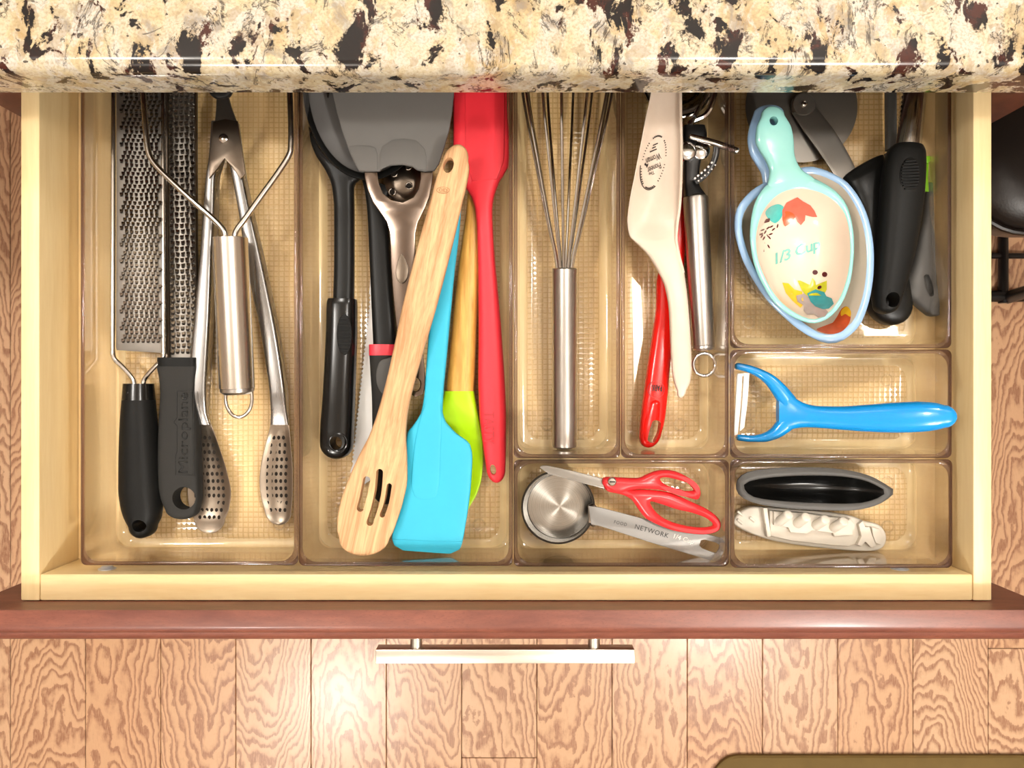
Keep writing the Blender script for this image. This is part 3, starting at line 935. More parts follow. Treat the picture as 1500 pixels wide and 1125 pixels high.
# tongs
g = thing('kitchen_tongs', 'stainless steel tongs with perforated oval tips and dark pull tab', 'tongs', P(350, 500, -45))
def arm(rows, name='arm'):
    return link(name, edge_loft(rows, n=24, e=5), M['tong'], g)
arm([(312, 180, 333, 180, -31, 5.5), (309, 232, 327, 232, -33, 6), (305, 262, 319, 262, -35, 6.5), (301, 310, 318, 310, -36, 6.8), (297, 370, 315, 370, -36, 6.8), (291, 430, 313, 430, -36, 6.8), (286, 480, 311, 480, -36, 6.8), (281, 530, 308, 530, -36, 6.6), (278.5, 575, 305.5, 575, -36, 6.2), (278, 605, 305, 605, -36.5, 4), (278, 622, 309, 622, -37, 2)])
arm([(331, 180, 349, 180, -31, 5.5), (337, 232, 355.5, 232, -33, 6), (343, 262, 360, 262, -35, 6.5), (352, 310, 370, 310, -36, 6.8), (361, 370, 384, 370, -36, 6.8), (372, 430, 397, 430, -36, 6.8), (383, 480, 407, 480, -36, 6.8), (391, 530, 415, 530, -36, 6.6), (397, 575, 420.5, 575, -36, 6.2), (398, 605, 422, 605, -36.5, 4), (396.5, 622, 423.5, 622, -37, 2)])
def tip(rows, xoff):
    # rows: y, left, right; a thin dished oval with rows of dark discs for shaded holes
    E = [(l, y, r, y, -38 + (1.5 if y > 770 else 0), 0.6, 3.0 * min(1.0, max(0.0, min(y - 612, 778 - y) / 40.0))) for y, l, r in rows]
    tp = link('perforated_tip', edge_loft(E, n=36, e=5, m=40, cap=(0, 21)), M['tip'], g, 50)
    ys = [q[0] for q in rows]
    hs = []
    for i in range(13):
        y = 641 + i * 10.6
        if y > ys[-1] + 2: break
        l = pchip(ys, [q[1] for q in rows], [y])[0]; r = pchip(ys, [q[2] for q in rows], [y])[0]
        dd = 3.0 * min(1.0, max(0.0, min(y - 612, 778 - y) / 40.0))
        k0 = int((r - l - 15) / 7.0)
        for k in range(k0 + 1):
            x = (l + r) / 2 + (k - k0 / 2) * 7.0 + xoff
            u = 2 * (x - l) / (r - l) - 1
            if abs(u) > 0.84: continue
            hh_ = -38 + 0.6 - dd * (1 - u * u)
            hs.append(cyl_px(x, y, 2.3, 3.0, hh_ - 0.8, hh_ + 0.22, 0, 10))
    t_ = link('hole_shade_discs', join(hs), M['hole'], tp, 30); tag(t_, kind='stuff')
tip([(612, 278, 306), (630, 277.5, 313), (652, 276.5, 320.5), (690, 275, 332.5), (722, 275, 338.5), (746, 278.5, 335.5), (760, 284, 330)], 0)
tip([(612, 398, 423), (630, 394.5, 424.5), (650, 389, 426), (680, 382.5, 428.5), (705, 380, 429), (728, 382.5, 428.5), (748, 387.5, 427)], 0)
link('hinge_plate', plate([(312, 178), (330, 174), (348, 177), (353, 212), (359, 255), (352, 262), (338, 243), (329, 232), (318, 247), (306, 262), (306, 235), (309, 205)], -26.5, -24.5, (), 0.6, smooth=False), M['darksteel'], g)
link('hinge_rivet', lathe([(0.0036, 0), (0.0032, 0.0012), (0.0018, 0.0018), (0.0002, 0.0020)], P(327.5, 203, -24.5), 20), M['steel'], g)
link('neck', edge_loft([(318, 138, 334, 138, -29, 1.6), (317, 158, 340, 158, -28, 1.6), (315, 180, 348, 180, -26.5, 1.6)], n=16, e=5), M['satin2'], g)
link('pull_tab', edge_loft([(303, 60, 343, 60, -28, 3.5), (303, 115, 343, 115, -28, 3.5), (306, 132, 341, 132, -28, 3.5)], n=20, e=3, cap=(0, 14)), M['rubber'], g)

# masher with a bent wire fork
g = thing('potato_masher', 'steel masher with round tube handle and two bent wire arms', 'masher', P(340, 480, -30))
pa, pb = P(337, 348, -9), P(347.3, 568, -17)
ra = 25 * S(-9); rb = 25.2 * S(-17)
link('handle', rod(pa, pb, [(0, ra * 0.93), (0.004, ra), (1, rb)], 48), M['tube'], g, 30)
link('end_cap', rod(pb, P(347.8, 577, -17.4), [(0, rb * 0.97), (0.6, rb * 0.95), (1, rb * 0.80)], 48), M['satin'], g)
link('hanging_loop', tube([(331, 574, -17), (330.5, 586, -17), (333.5, 598, -17), (341, 608, -17), (350, 611, -17), (359, 608, -17), (366.5, 598, -17), (369, 586, -17), (368.5, 574, -17)], 1.3, 6, 10), M['steel'], g)
link('wire_arm', tube([(331, 360, -9), (330, 345, -9), (326, 335, -9), (313, 321, -9), (283, 295, -9), (252, 266, -9), (231, 245, -9), (220, 229, -9), (215.5, 210, -9), (213, 180, -9), (210, 135, -10), (208, 90, -14), (207, 40, -20)], 2.1, 8, 10), M['steel'], g)
link('wire_arm', tube([(343, 360, -9), (344, 345, -9), (348, 335, -9), (360, 319, -9), (385, 284, -9), (408, 252, -9), (423, 228, -9), (426, 213, -9), (426, 180, -9), (424.5, 135, -10), (424, 90, -14), (423, 40, -20)], 2.1, 8, 10), M['steel'], g)
link('mashing_plate', plate(ell(315, 20, 108, 34, 0, 24), -26, -24, [ell(315 + dx * 38, 20, 12, 16, 0, 10) for dx in (-2, -1, 0, 1, 2)], 0.5), M['satin'], g)

# ================================================================== BIN 2: spatulas and spoons
# black nylon serving spoon with a wide bowl, glancing light painted grey inside
g = thing('nylon_ladle', 'black nylon serving spoon with wide shallow bowl and ridged thumb grip', 'spoon', P(500, 500, -45))
R = []
N_ = 56
def ellring(rx, ry, h, cx=540, cy=118):
    return [P(cx + rx * cos(2 * pi * k / N_), cy - ry * sin(2 * pi * k / N_), h) for k in range(N_)]
bowl = loops_mesh([ellring(60, 100, -38), ellring(85, 132, -31), ellring(96, 145, -22), ellring(97.5, 146.5, -19), ellring(96, 145, -17.8), ellring(91.5, 139.5, -18.2), ellring(89, 136, -20)], True, False)
b = link('bowl_rim', bowl, M['nylon'], g, 60)
inner = loops_mesh([ellring(89.5, 136.5, -20), ellring(84, 130, -24), ellring(60, 100, -29), ellring(25, 50, -31)], False, True)
link('lit_bowl_inside', inner, M['lit_nylon'], b, 60)
link('drain_slot', plate(ell(480, 112, 3, 31, 0, 12), -25.5, -24.0, (), 0.2), M['hole'], b)
link('neck', edge_loft([(452, 185, 500, 240, -29, 3), (455, 207, 524, 258, -30, 4), (464, 230, 527, 263, -30, 4.5), (477, 250, 521, 268, -31, 5), (487, 275, 518.5, 276, -32, 5.5), (490, 310, 519, 310, -33, 5.5), (490, 380, 519, 380, -33, 5.5), (488.5, 442, 518.5, 442, -33, 6)], n=24, e=3.2), M['nylon'], g)
hb = link('handle', edge_loft([(481, 438, 522.5, 439, -32, 8.5), (479.5, 445, 523, 446, -32, 9.5), (478.5, 480, 523, 480, -32, 10), (476.5, 530, 521.5, 530, -32, 10.5), (473, 590, 519.5, 590, -32.5, 11), (470, 630, 518, 632, -33, 11), (469.5, 648, 517, 652, -33, 10.5)], n=36, e=2.8, cap=(0, 22)), M['black_gloss'], g)
cut(hb, [cyl_px(495, 648, 9, 9.5, -60, 0)])
link('hole_rim', tube_w([P(495 + 13 * cos(a), 648 + 13 * sin(a), -22.8) for a in [2 * pi * k / 24 for k in range(24)]], 0.0008, 8, True), M['black_gloss'], g)
gr = link('thumb_grip', plate(ell(504, 490, 11, 30, 0, 16), -22.8, -21.2, (), 0.5), M['rubber'], g)
for k in range(10):
    y = 468 + k * 5
    w = 9.5 * sqrt(max(0.05, 1 - ((y - 490) / 29.0) ** 2))
    link('grip_ridge', spine_loft([(504 - w, y, -21, 1.3, 0.6), (504 + w, y, -21, 1.3, 0.6)], n=8, m=3), M['rubber'], gr)

# dark strainer spoon with a red ring on the handle
g = thing('strainer_spoon', 'black handled strainer spoon with a red ring, under the wooden spoon', 'spoon', P(560, 450, -45))
head = lathe([(0.0002, 0.004), (0.008, 0.0034), (0.0135, 0.001), (0.0152, -0.002), (0.0135, -0.0025), (0.0002, 0.002)], P(591, 266, -32), 36)
hd2 = link('strainer_head', head, M['darksteel'], g, 60)
for x, y in ((577, 254), (598, 244), (574.5, 281), (599, 272)):
    rg = link('rivet', tube_w([P(x + 4.6 * cos(a), y + 4.6 * sin(a), -28.4) for a in [2 * pi * k / 16 for k in range(16)]], 0.0006, 8, True), M['steel'], hd2)
    link('rivet_hole', cyl_px(x, y, 3.8, 3.8, -30, -28.2, 0, 14), M['hole'], rg)
link('shaft', edge_loft([(530, 262, 575, 275, -34, 2), (535, 283, 566, 300, -34, 3.5), (538.5, 315, 569, 325, -34, 4), (541, 370, 572, 370, -34, 4), (543.5, 430, 576, 430, -34, 4.2), (547, 506, 582, 506, -34, 5)], n=24, e=3), M['nylon'], g)
link('red_ring', edge_loft([(541, 505, 581, 505, -34, 7.6), (541, 513, 581, 513, -34, 7.8), (541, 521, 580.5, 521, -34, 7.6)], n=28, e=3, m=5), M['ring_red'], g)
link('handle', edge_loft([(541.5, 521, 581, 521, -34, 7.4), (543, 545, 583, 545, -34, 8.5), (545.5, 590, 586, 590, -34, 9), (546, 650, 588, 650, -34, 9.4), (547, 720, 588, 720, -34.5, 9)], n=28, e=2.6, cap=(0, 18)), M['rubber_soft'], g)
link('thumb_pad', plate([(551, 545), (556, 530), (566, 525), (578, 526), (580, 560), (572, 578), (560, 577), (552, 563)], -26.5, -25.0, (), 0.6), M['grey_pl'], g)

# white serrated knife lying on the bin floor
ol = [(551, 300), (545, 360), (541.5, 420)]
for k in range(40):
    y = 430 + k * 6.3
    xx = 540.5 - max(0, (y - 440)) * 0.108
    ol += [(xx, y), (xx + 2.2, y + 3.1)]
ol += [(513, 690), (516, 705), (530, 712), (548, 700), (562, 640), (572, 500), (574, 380), (570, 300)]
kn = link('serrated_knife', plate(ol, -45.2, -43.9, (), 0.2, smooth=False), M['white_pl'], None, 20)
tag(kn, 'white serrated blade lying flat beneath the red-ringed black handle', 'knife')

# grey silicone turner on a forked steel shaft
g = thing('silicone_turner', 'grey silicone turner head on a forked polished steel handle', 'spatula', P(590, 400, -40))
link('turner_head', plate([(484, 100), (487, 137), (493, 165), (501, 192), (510, 218), (519, 239), (526, 250.5), (541, 251), (556, 250.5), (560, 246), (572, 242), (590, 241), (604, 244), (611, 249), (622, 251), (636, 250), (643, 240), (651, 215), (658, 190), (662, 165), (665, 137), (666, 100), (668, 30), (482, 30)], -10, -7.5, (), 0.9, smooth=False), M['grey_sil'], g, 60)
link('head_ridge', plate([(510.5, 214), (525, 213), (543, 213.5), (550, 217), (553, 226), (553, 249), (527, 249.5), (520, 238)], -7.7, -7.0, (), 0.3, smooth=False), M['grey_sil'], g)
link('head_boss', plate([(556, 249), (556, 228), (560, 214), (575, 205), (592, 203), (610, 206), (622, 218), (625, 232), (624, 249), (612, 248), (604, 243), (590, 240), (572, 241)], -7.7, -6.9, (), 0.3, smooth=False), M['grey_sil'], g)
link('handle', plate([(533.5, 246), (534, 260), (538, 277), (546, 296), (556, 310), (566, 324), (570.5, 340), (571.5, 362), (572, 390), (574.5, 430), (578, 470), (583, 520), (588, 558), (594, 575), (606, 582), (617, 578), (622, 563), (618, 520), (614, 470), (611, 430), (609, 390), (608, 362), (608.5, 342), (612, 326), (621, 308), (629, 290), (633, 270), (634.5, 246), (616.5, 246), (616, 262), (613, 277), (605, 289), (590, 296), (574, 293), (561, 283), (554.5, 268), (552, 246)], -11.5, -9.6, [ell(606, 563, 7, 10, 0, 16)], 0.6, smooth=False, fh=lambda x, y: -max(0, y - 340) * 0.045), M['fork'], g, 25)
link('thumb_dimple', plate([(580, 392), (588, 372), (598, 392), (596, 408), (588, 415), (581, 408)], -11.6, -10.3, (), 0.4), M['darksteel'], g, 40)

# bamboo handled lime spoon
g = thing('silicone_spoon', 'lime green silicone spoon with bamboo handle, beneath the turquoise spatula', 'spoon', P(680, 560, -45))
link('handle', edge_loft([(686, 255, 706, 255, -35, 5), (683, 305, 706, 305, -35, 5.6), (673, 380, 703, 380, -35, 6.2), (665, 450, 700, 450, -35, 6.4), (658, 520, 697, 520, -35, 6.4), (653, 575, 694, 575, -35, 6.2)], n=28, e=2.6, cap=(10, 0)), M['bamboo'], g)
link('spoon_bowl', edge_loft([(651, 573, 694.5, 573, -35, 6.5, 0), (647, 590, 697.5, 590, -35, 5.6, 0.5), (638, 615, 702.5, 618, -35, 3.6, 2), (630, 645, 706.5, 645, -36, 2.6, 4), (626, 672, 708, 672, -36, 2.3, 5), (626, 700, 705.5, 700, -36, 2.2, 4.5), (633, 725, 698, 725, -35.5, 2, 3), (645, 742, 688, 742, -35, 1.7, 1)], n=40, e=3, cap=(0, 10)), M['green_sil'], g, 60)

# red silicone spatula
g = thing('red_spatula', 'red silicone spatula with a hanging hole at the bin edge', 'spatula', P(715, 450, -45))
rd = link('spatula_body', edge_loft([(662, 60, 742, 60, -24, 2.2), (664, 137, 742.5, 137, -24, 2.6), (664, 180, 744, 180, -24, 3.2), (664, 215, 745.5, 225, -24.5, 3.8), (669, 248, 744, 246, -25, 4.4), (680, 272, 733, 264, -26, 5), (690, 288, 725, 284, -26.5, 5.6), (696, 308, 721.5, 306, -27, 6), (699, 350, 723, 350, -27.5, 6.4), (700.5, 420, 729, 420, -28, 6.8), (701, 490, 735, 490, -28, 7), (700.5, 550, 739, 550, -28, 7), (702, 605, 741.5, 605, -28, 6.8), (707, 650, 741.5, 650, -28.5, 6.4), (712, 685, 740.5, 685, -29, 6)], n=36, e=2.9, cap=(0, 22)), M['red_sil'], g)
cut(rd, [cyl_px(722.5, 687, 4.6, 8, -60, 0, 8)])
link('embossed_lettering', text_mesh('TASTY', 716.5, 627, 15, -90, flat(-20.9), width=48, extrude=0.25), M['red_deboss'], g, None)
link('blade_ridge', edge_loft([(681, 100, 738, 100, -21.4, 0.5), (681, 160, 739, 160, -21.2, 0.6), (683, 235, 738, 230, -21, 0.6), (692, 266, 728, 262, -21, 0.5)], n=20, e=6), M['red_sil'], g)

# turquoise spatula
g = thing('turquoise_spatula', 'turquoise silicone spatula with a broad blade beside the wooden spoon', 'spatula', P(640, 650, -40))
sp_ = link('spatula_body', edge_loft([(655, 292, 676.5, 292, -17, 2.6), (648, 340, 673, 340, -17, 3), (640, 400, 666, 400, -17, 3.2), (630, 470, 659.5, 470, -17, 3.4), (625, 530, 654, 530, -17.2, 3.4), (621.5, 580, 649.5, 580, -17.6, 3.4), (617, 604, 648.5, 602, -18, 3.2), (606, 622, 653, 617, -18.2, 3), (597, 634, 668, 634, -18.5, 2.8), (595, 650, 688, 650, -19, 2.6), (594, 670, 692, 668, -19, 2.5), (592, 710, 690, 710, -19.5, 2.4), (586, 745, 686, 745, -19.8, 2.2), (577, 772, 681, 775, -20, 2), (574, 788, 678, 792, -20, 1.8), (578, 799, 673, 805, -20.2, 1.4), (590, 806, 660, 811, -20.5, 0.8)], n=36, e=4, m=64), M['teal_sil'], g, 50)
link('blade_ridge', edge_loft([(625, 585, 645, 585, -14.9, 0.7), (613, 622, 647, 622, -15.6, 0.8), (606, 660, 646, 660, -16.6, 0.9), (602, 710, 644, 710, -17.2, 0.8), (606, 724, 640, 724, -17.5, 0.5)], n=24, e=3, cap=(0, 8)), M['teal_sil'], g, 50)
link('scraping_lip', edge_loft([(575, 790, 677.5, 794, -18.5, 0.5), (577, 797, 674, 803, -19.2, 0.5), (588, 804, 662, 809, -20, 0.4)], n=20, e=4), M['teal_sil'], g, 50)

# wooden slotted spoon on top of the pile
g = thing('wooden_spoon', 'pale wooden slotted spoon lying across the top of the pile', 'spoon', P(600, 550, -30))
rows = [(648.5, 236, 686, 236, 4.5, 4.2), (643, 250, 687.5, 247, 4, 4.4), (639, 262, 685.5, 262, 3.6, 4.5), (629, 300, 677, 300, 2, 4.6), (616, 345, 666.5, 345, 0, 4.6), (603, 395, 654, 395, -2, 4.6), (589.5, 450, 639.5, 450, -4, 4.6), (577, 510, 622, 510, -6, 4.8), (563, 570, 605, 570, -8, 5), (553, 605, 597.5, 605, -9, 5.2), (541, 638, 595, 638, -10, 5, 0.5), (526, 667, 596.5, 667, -10.5, 4.8, 1.4), (510, 703, 597, 700, -11, 4.6, 2.4), (499, 735, 590.5, 735, -11.5, 4.4, 2.8), (494, 764, 581.5, 764, -11.8, 4.2, 2.4), (494, 776, 576.5, 778, -12, 4.0, 2.0), (497, 787, 570.5, 789, -12, 3.6, 1.4)]
sb = link('spoon_body', edge_loft(rows, n=40, e=3.0, m=60, cap=(24, 26)), M['beech'], g, 45)
def slot_cut(pts, w):
    return spine_loft([(x, y, -8, w, 14) for x, y in pts], n=20, e=5, m=14, cap=(w, w))
cut(sb, [slot_cut([(537, 703), (533, 722), (527, 745)], 5.2), slot_cut([(556, 692), (554, 715), (549, 740), (541, 766)], 5.1), slot_cut([(570, 712), (566, 735), (559.5, 755)], 3.8), cyl_px(657.5, 244, 7.5, 11.5, -20, 30, -14)])
link('maker_oval', tube_w([P(649 + 9.5 * cos(a), 278.5 + 4.6 * sin(a), 7.5) for a in [2 * pi * k / 24 for k in range(24)]], 0.00016, 6, True), M['burn'], g)
link('maker_mark', text_mesh('OID', 649, 278.5, 5.0, -4, flat(7.75), width=12), M['burn'], g, None)
# ================================================================== BIN 3: whisk
g = thing('balloon_whisk', 'steel balloon whisk with thin wire loops and a straight tube handle', 'whisk', P(827, 600, -45))
wa, wb = P(827, 393, -22), P(827, 655, -35)
r0 = 18.2 * S(-28)
link('handle', rod(wa, wb, [(0, r0 * 0.9), (0.006, r0), (0.992, r0), (1, r0 * 0.92)], 40), M['satin'], g, 30)
prof_w = [(395, 11), (370, 15), (350, 20), (320, 27), (290, 33.5), (260, 40), (225, 47.5), (190, 55), (160, 61), (137, 65), (105, 69), (70, 69), (40, 62), (15, 48), (-2, 28), (-9, 0)]
for j, ph in enumerate((3, 159, 31, 126, 66, 100)):
    c, s = cos(radians(ph)), sin(radians(ph))
    half = []
    for (y, r) in prof_w:
        h_ax = -22 + (393 - y) * 0.012
        half.append((827 + (393 - y) * 0.016, y, h_ax, r))
    pts = []
    for sg, seq in ((1, half), (-1, half[::-1][1:])):
        for (x, y, h_ax, r) in seq:
            p = P(x, y, h_ax)
            rr_ = r * S(h_ax)
            k = 0.66 if r > 0 else 1
            pts.append((p.x + sg * c * rr_, p.y, p.z + sg * s * rr_ * k))
    q = cr_open(pts, 4)
    link('wire_loop', tube_w(q, 0.00105, 8), M['steel'], g)

# ================================================================== BIN 4: cream spoon, red handle, steel scoop
# chrome thumb-lever scoop
g = thing('lever_scoop', 'chrome lever scoop with toothed rack, steel tube handle and end ring', 'scoop', P(1025, 400, -45))
sa, sbp = P(1018.5, 284, -24), P(1030.5, 513, -32)
r0 = 18.3 * S(-26)
link('handle', rod(sa, sbp, [(0, r0 * 0.55), (0.02, r0 * 0.95), (0.035, r0), (0.9, r0 * 0.93), (0.965, r0 * 0.92), (0.97, r0 * 0.88), (0.985, r0 * 0.9), (1, r0 * 0.8)], 40), M['satin'], g, 30)
link('hanging_ring', tube_w([P(1031.5 + 16.0 * cos(a), 534 + 16.5 * sin(a), -32) for a in [2 * pi * k / 32 for k in range(32)]], 0.0014, 10, True), M['chrome'], g)
link('neck_block', edge_loft([(1000, 186, 1031, 186, -26, 6), (999, 200, 1034, 200, -26, 6.5), (1000, 245, 1024, 245, -26, 6), (1000, 268, 1022, 268, -26, 6), (1002, 290, 1034, 290, -25, 7)], n=20, e=5), M['black_metal'], g)
link('pivot_disc', lathe([(0.0068, -0.004), (0.0068, 0.002), (0.0058, 0.003), (0.0036, 0.0034), (0.0002, 0.0034)], P(1006, 222, -19), 28), M['chrome'], g)
link('drive_gear', lathe([(0.0064, -0.003), (0.0064, 0.001), (0.005, 0.002), (0.0002, 0.002)], P(1027, 221, -20), 28), M['chrome'], g)
lv = link('thumb_lever', spine_loft([(1012, 200, -15, 4, 1.8), (1045, 209, -12, 4.6, 2), (1068, 217, -8, 5, 2.2), (1078, 221, -6, 5, 2.4)], n=16, e=3, cap=(3, 4)), M['chrome'], g)
arcp = [(1050, 212, -13), (1049, 224, -14), (1045, 238, -15), (1037, 251, -16), (1027, 261, -17), (1018, 267, -17)]
ar = link('rack_arc', spine_loft([(x, y, h, 4.6, 1.6) for x, y, h in arcp], n=12, e=5), M['black_metal'], lv)
for x, y in ((1043, 239), (1038, 245), (1033, 250), (1028, 254), (1023, 258), (1018.5, 262)):
    link('rack_tooth', cyl_px(x - 1, y, 1.9, 1.6, -16, -13.2, 45, 8), M['chrome'], ar)
    link('rack_tooth', cyl_px(x + 4, y + 3.5, 1.2, 1.2, -16, -13.4, 45, 8), M['chrome'], ar)
sc_c = P(994, 118, -27)
rs = 55 * S(-27)
bp_ = []
for k in range(13):
    a = pi / 2 * k / 12
    bp_.append((max(0.0002, rs * sin(a)), -rs * 0.33 * cos(a)))
bp_ += [(rs * 0.965, 0.0004)] + [(max(0.0002, rs * 0.955 * sin(pi / 2 * (12 - k) / 12)), -rs * 0.30 * cos(pi / 2 * (12 - k) / 12) + 0.0006) for k in range(1, 13)]
sc_b = link('scoop_bowl', lathe(bp_, sc_c, 48), M['chrome'], g, 60)
link('sweep_blade', tube([(1012, 182, -20), (1020, 165, -20), (1029, 148, -21), (1035, 128, -24), (1034, 105, -30)], 1.6, 6, 8), M['chrome'], g)
link('bowl_bracket', tube([(1008, 186, -24), (1014, 178, -24), (1034, 168, -23), (1044, 150, -22), (1047, 132, -22), (1043, 105, -23)], 2.0, 6, 8), M['chrome'], g)

# red handled tool
g = thing('red_handle_tool', 'glossy red plastic handle with looped end, below the cream spoon', 'kitchen tool', P(960, 580, -45))
rh = link('handle', edge_loft([(988, 180, 1000, 180, -36, 3), (990, 260, 1004, 260, -36, 4), (988, 310, 1005, 312, -36, 4.6), (976, 370, 1003, 375, -36, 5), (962, 410, 999, 416, -35, 5.4), (960.5, 450, 992, 452, -34, 6), (955, 490, 986, 490, -33, 6.6), (947.5, 540, 981, 540, -33, 7), (942, 580, 977.5, 580, -33, 7), (937.5, 615, 973.5, 615, -33.5, 6.4), (936, 636, 968.5, 636, -34, 5.6)], n=36, e=2.7, cap=(0, 20)), M['red_pl'], g)
cut(rh, [spine_loft([(960, 620, -34, 6.5, 18), (957, 632, -34, 7, 18), (953, 644, -34, 5.5, 18)], n=20, e=3, cap=(5, 4)),
         edge_loft([(950, 594, 971, 594, -22, 6.5), (944, 612, 970, 612, -23, 7), (941, 632, 965.5, 632, -24, 7), (943, 645, 960, 645, -24, 7)], n=24, e=2.2, cap=(9, 6))])
rowm = flat(-26.0)
link('badge_ring', tube_w([P(961 + 12 * cos(a), 570.5 + 12.5 * sin(a), -26.3) for a in [2 * pi * k / 28 for k in range(28)]], 0.0003, 6, True), M['red_dark'], g)
link('badge_lettering', text_mesh('PARK', 962, 568.5, 10, 180, flat(-25.2), width=16, bold=0.02), M['ink'], g, None)
link('badge_swirl', tube_w([P(960 + 2.2 * cos(a), 578 + 2.4 * sin(a), -26.1) for a in [0.5 + 4.6 * k / 10 for k in range(11)]], 0.0003, 6), M['red_dark'], g)

# cream spoon
g = thing('cream_spoon', 'cream coloured spoon with printed oval emblem and pointed handle tip', 'spoon', P(970, 350, -30))
rows = [(960, 60, 998, 60, -12, 1.6, 3), (953, 137, 998, 137, -12, 1.8, 4.4), (946, 170, 998.5, 170, -12, 1.9, 5.6), (938, 212, 999.5, 212, -12, 2, 7), (929, 258, 998.5, 255, -12.2, 2, 8.0), (921, 300, 996, 292, -12.6, 2, 7.6), (918.5, 326, 993, 320, -13, 2.2, 5.4), (921.5, 345, 990.5, 338, -13.2, 2.6, 2.4), (933, 357, 990, 352, -13.4, 3, 0.5), (948, 372, 994, 366, -13.5, 3.4, 0), (962, 394, 1000, 390, -13.5, 3.6), (974, 420, 1004.5, 418, -13.5, 3.8), (980, 455, 1008.5, 455, -14, 3.8), (982, 500, 1011.5, 500, -15, 3.8), (984, 540, 1013, 540, -16, 3.6), (988, 562, 1010.5, 560, -16.5, 3.2), (992, 573, 1005, 571, -17, 2.6)]
link('spoon_body', edge_loft(rows, n=44, e=3.2, m=70, cap=(0, 11)), M['cream'], g, 50)
link('bowl_edge', tube([(1001, 400, -11.8), (994, 372, -11.6), (990.5, 350, -11.4), (992, 328, -11), (995.5, 300, -10.2), (997.5, 260, -9.8), (998, 215, -9.6), (997, 170, -9.6), (996.5, 120, -9.8)], 1.2, 6, 10), M['cream'], g)
def spoon_surf(x, y):
    # lies on the dished inside of the bowl
    xl = 953 - (y - 137) * 0.2 if y < 300 else 921
    u = ((x - xl) / (998.5 - xl)) * 2 - 1
    dd = 4.4 + (8.0 - 4.4) * min(1, max(0, (y - 137) / 121.0))
    v = max(0.0, 1 - abs(u) ** 3.2) ** (1 / 3.2)
    return P(x, y, -12.1 + 2.0 * v - dd * (1 - u * u) + 0.45)
tx = []
tilt = 13
cxl, cyl_ = 957.5, 237.5
def oval(a, rx, ry):
    t_ = radians(tilt)
    ex, ey = rx * cos(a), ry * sin(a)
    return cxl + ex * cos(t_) - ey * sin(t_), cyl_ + ex * sin(t_) + ey * cos(t_)
for i in range(54):                                  # tiny unreadable lettering round the oval: short strokes
    if i % 9 in (7, 8): continue
    a = 2 * pi * i / 54
    x, y = oval(a, 15.5, 38)
    x2, y2 = oval(a, 17.2, 40.4)
    dx, dy = (y2 - y) * 0.35, -(x2 - x) * 0.35
    tx.append(mesh([spoon_surf(x - dx, y - dy), spoon_surf(x + dx, y + dy), spoon_surf(x2 + dx, y2 + dy), spoon_surf(x2 - dx, y2 - dy)], [(0, 1, 2, 3)]))
for x, y, w in ((957, 220.5, 5.5), (958, 216, 3), (960, 211.5, 4)):
    ux, uy = cos(radians(24)) * w, -sin(radians(24)) * w
    tx.append(mesh([spoon_surf(x - ux, y - uy - 0.8), spoon_surf(x + ux, y + uy - 0.8), spoon_surf(x + ux, y + uy + 0.8), spoon_surf(x - ux, y - uy + 0.8)], [(0, 1, 2, 3)]))
for body, x, y, sz, w in (('The', 954.5, 254, 5, 8), ('Pioneer', 958.5, 246, 9, 22), ('Woman', 957, 232.5, 9.5, 22)):
    tx.append(text_mesh(body, x, y, sz, 180 + 24, spoon_surf, shear=0.3, width=w))
link('emblem_lettering', join(tx), M['ink'], g, None)
for k in range(1):
    a0, a1 = 0.3 * pi, 0.93 * pi
    link('emblem_arc', tube_w([spoon_surf(*oval(a0 + (a1 - a0) * i / 24, 18, 41.5)) for i in range(25)], 0.00028, 6), M['ink'], g)
link('emblem_butterfly', decal([(945, 238), (947.5, 241), (950, 239), (949, 243.5), (947, 246), (946.5, 243), (943.8, 242)], spoon_surf, 2, False), M['ink'], g)

# ================================================================== BIN 5: measuring cup, scissors
g = thing('measuring_cup', 'round steel quarter-cup measure with long flat engraved handle', 'measuring cup', P(820, 742, -45))
cc = P(817.5, 743, -20)
ro = 53 * S(-20)
bot = (-45.2 + 20) / 1000.0
ri = ro - 0.0008
c_bot = P(820, 741.5, -44)
lean = Vector((c_bot.x - cc.x, c_bot.y - cc.y, 0))          # the cup leans a little towards its handle
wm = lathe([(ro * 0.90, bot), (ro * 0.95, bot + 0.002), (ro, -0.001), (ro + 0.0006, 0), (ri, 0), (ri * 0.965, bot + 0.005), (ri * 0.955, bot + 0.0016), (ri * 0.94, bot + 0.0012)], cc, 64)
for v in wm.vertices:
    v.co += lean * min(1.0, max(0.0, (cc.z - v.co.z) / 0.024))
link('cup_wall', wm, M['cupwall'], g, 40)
dme = lathe([(ri * 0.945, bot + 0.0014), (ri * 0.5, bot + 0.0012), (0.0003, bot + 0.0012)], Vector((0, 0, 0)), 64)
dob = link('cup_bottom', dme, M['disc'], g)
dme.transform(Matrix.Translation(rootloc(g)))       # centre the spun bottom on its own origin
dob.location = cc + lean - rootloc(g)
hd_ = [(862, 741), (880, 743.5), (955, 763), (1046, 785), (1058, 788.5), (1063, 796), (1062, 806), (1054, 821), (1047, 823), (960, 797), (880, 771), (866, 768)]
hole = [(1027, 791.5), (1032, 790.5), (1049, 795), (1053.5, 798.5), (1053, 804), (1049, 810), (1044, 809), (1028, 803), (1024.5, 799)]
link('handle', plate(hd_, -19.6, -18.4, [hole], 0.3, smooth=False), M['cuphandle'], g, 30)
link('handle_bracket', edge_loft([(862, 740, 862, 768, -24, 4), (869, 737, 868, 771, -23, 4), (874, 742, 872, 771, -20.5, 1.6)], n=16, e=4), M['darksteel'], g)
link('engraved_lettering', text_mesh('FOOD', 909, 766.5, 5, -13, flat(-18.2), width=19, spacing=1.2), M['etch'], g, None)
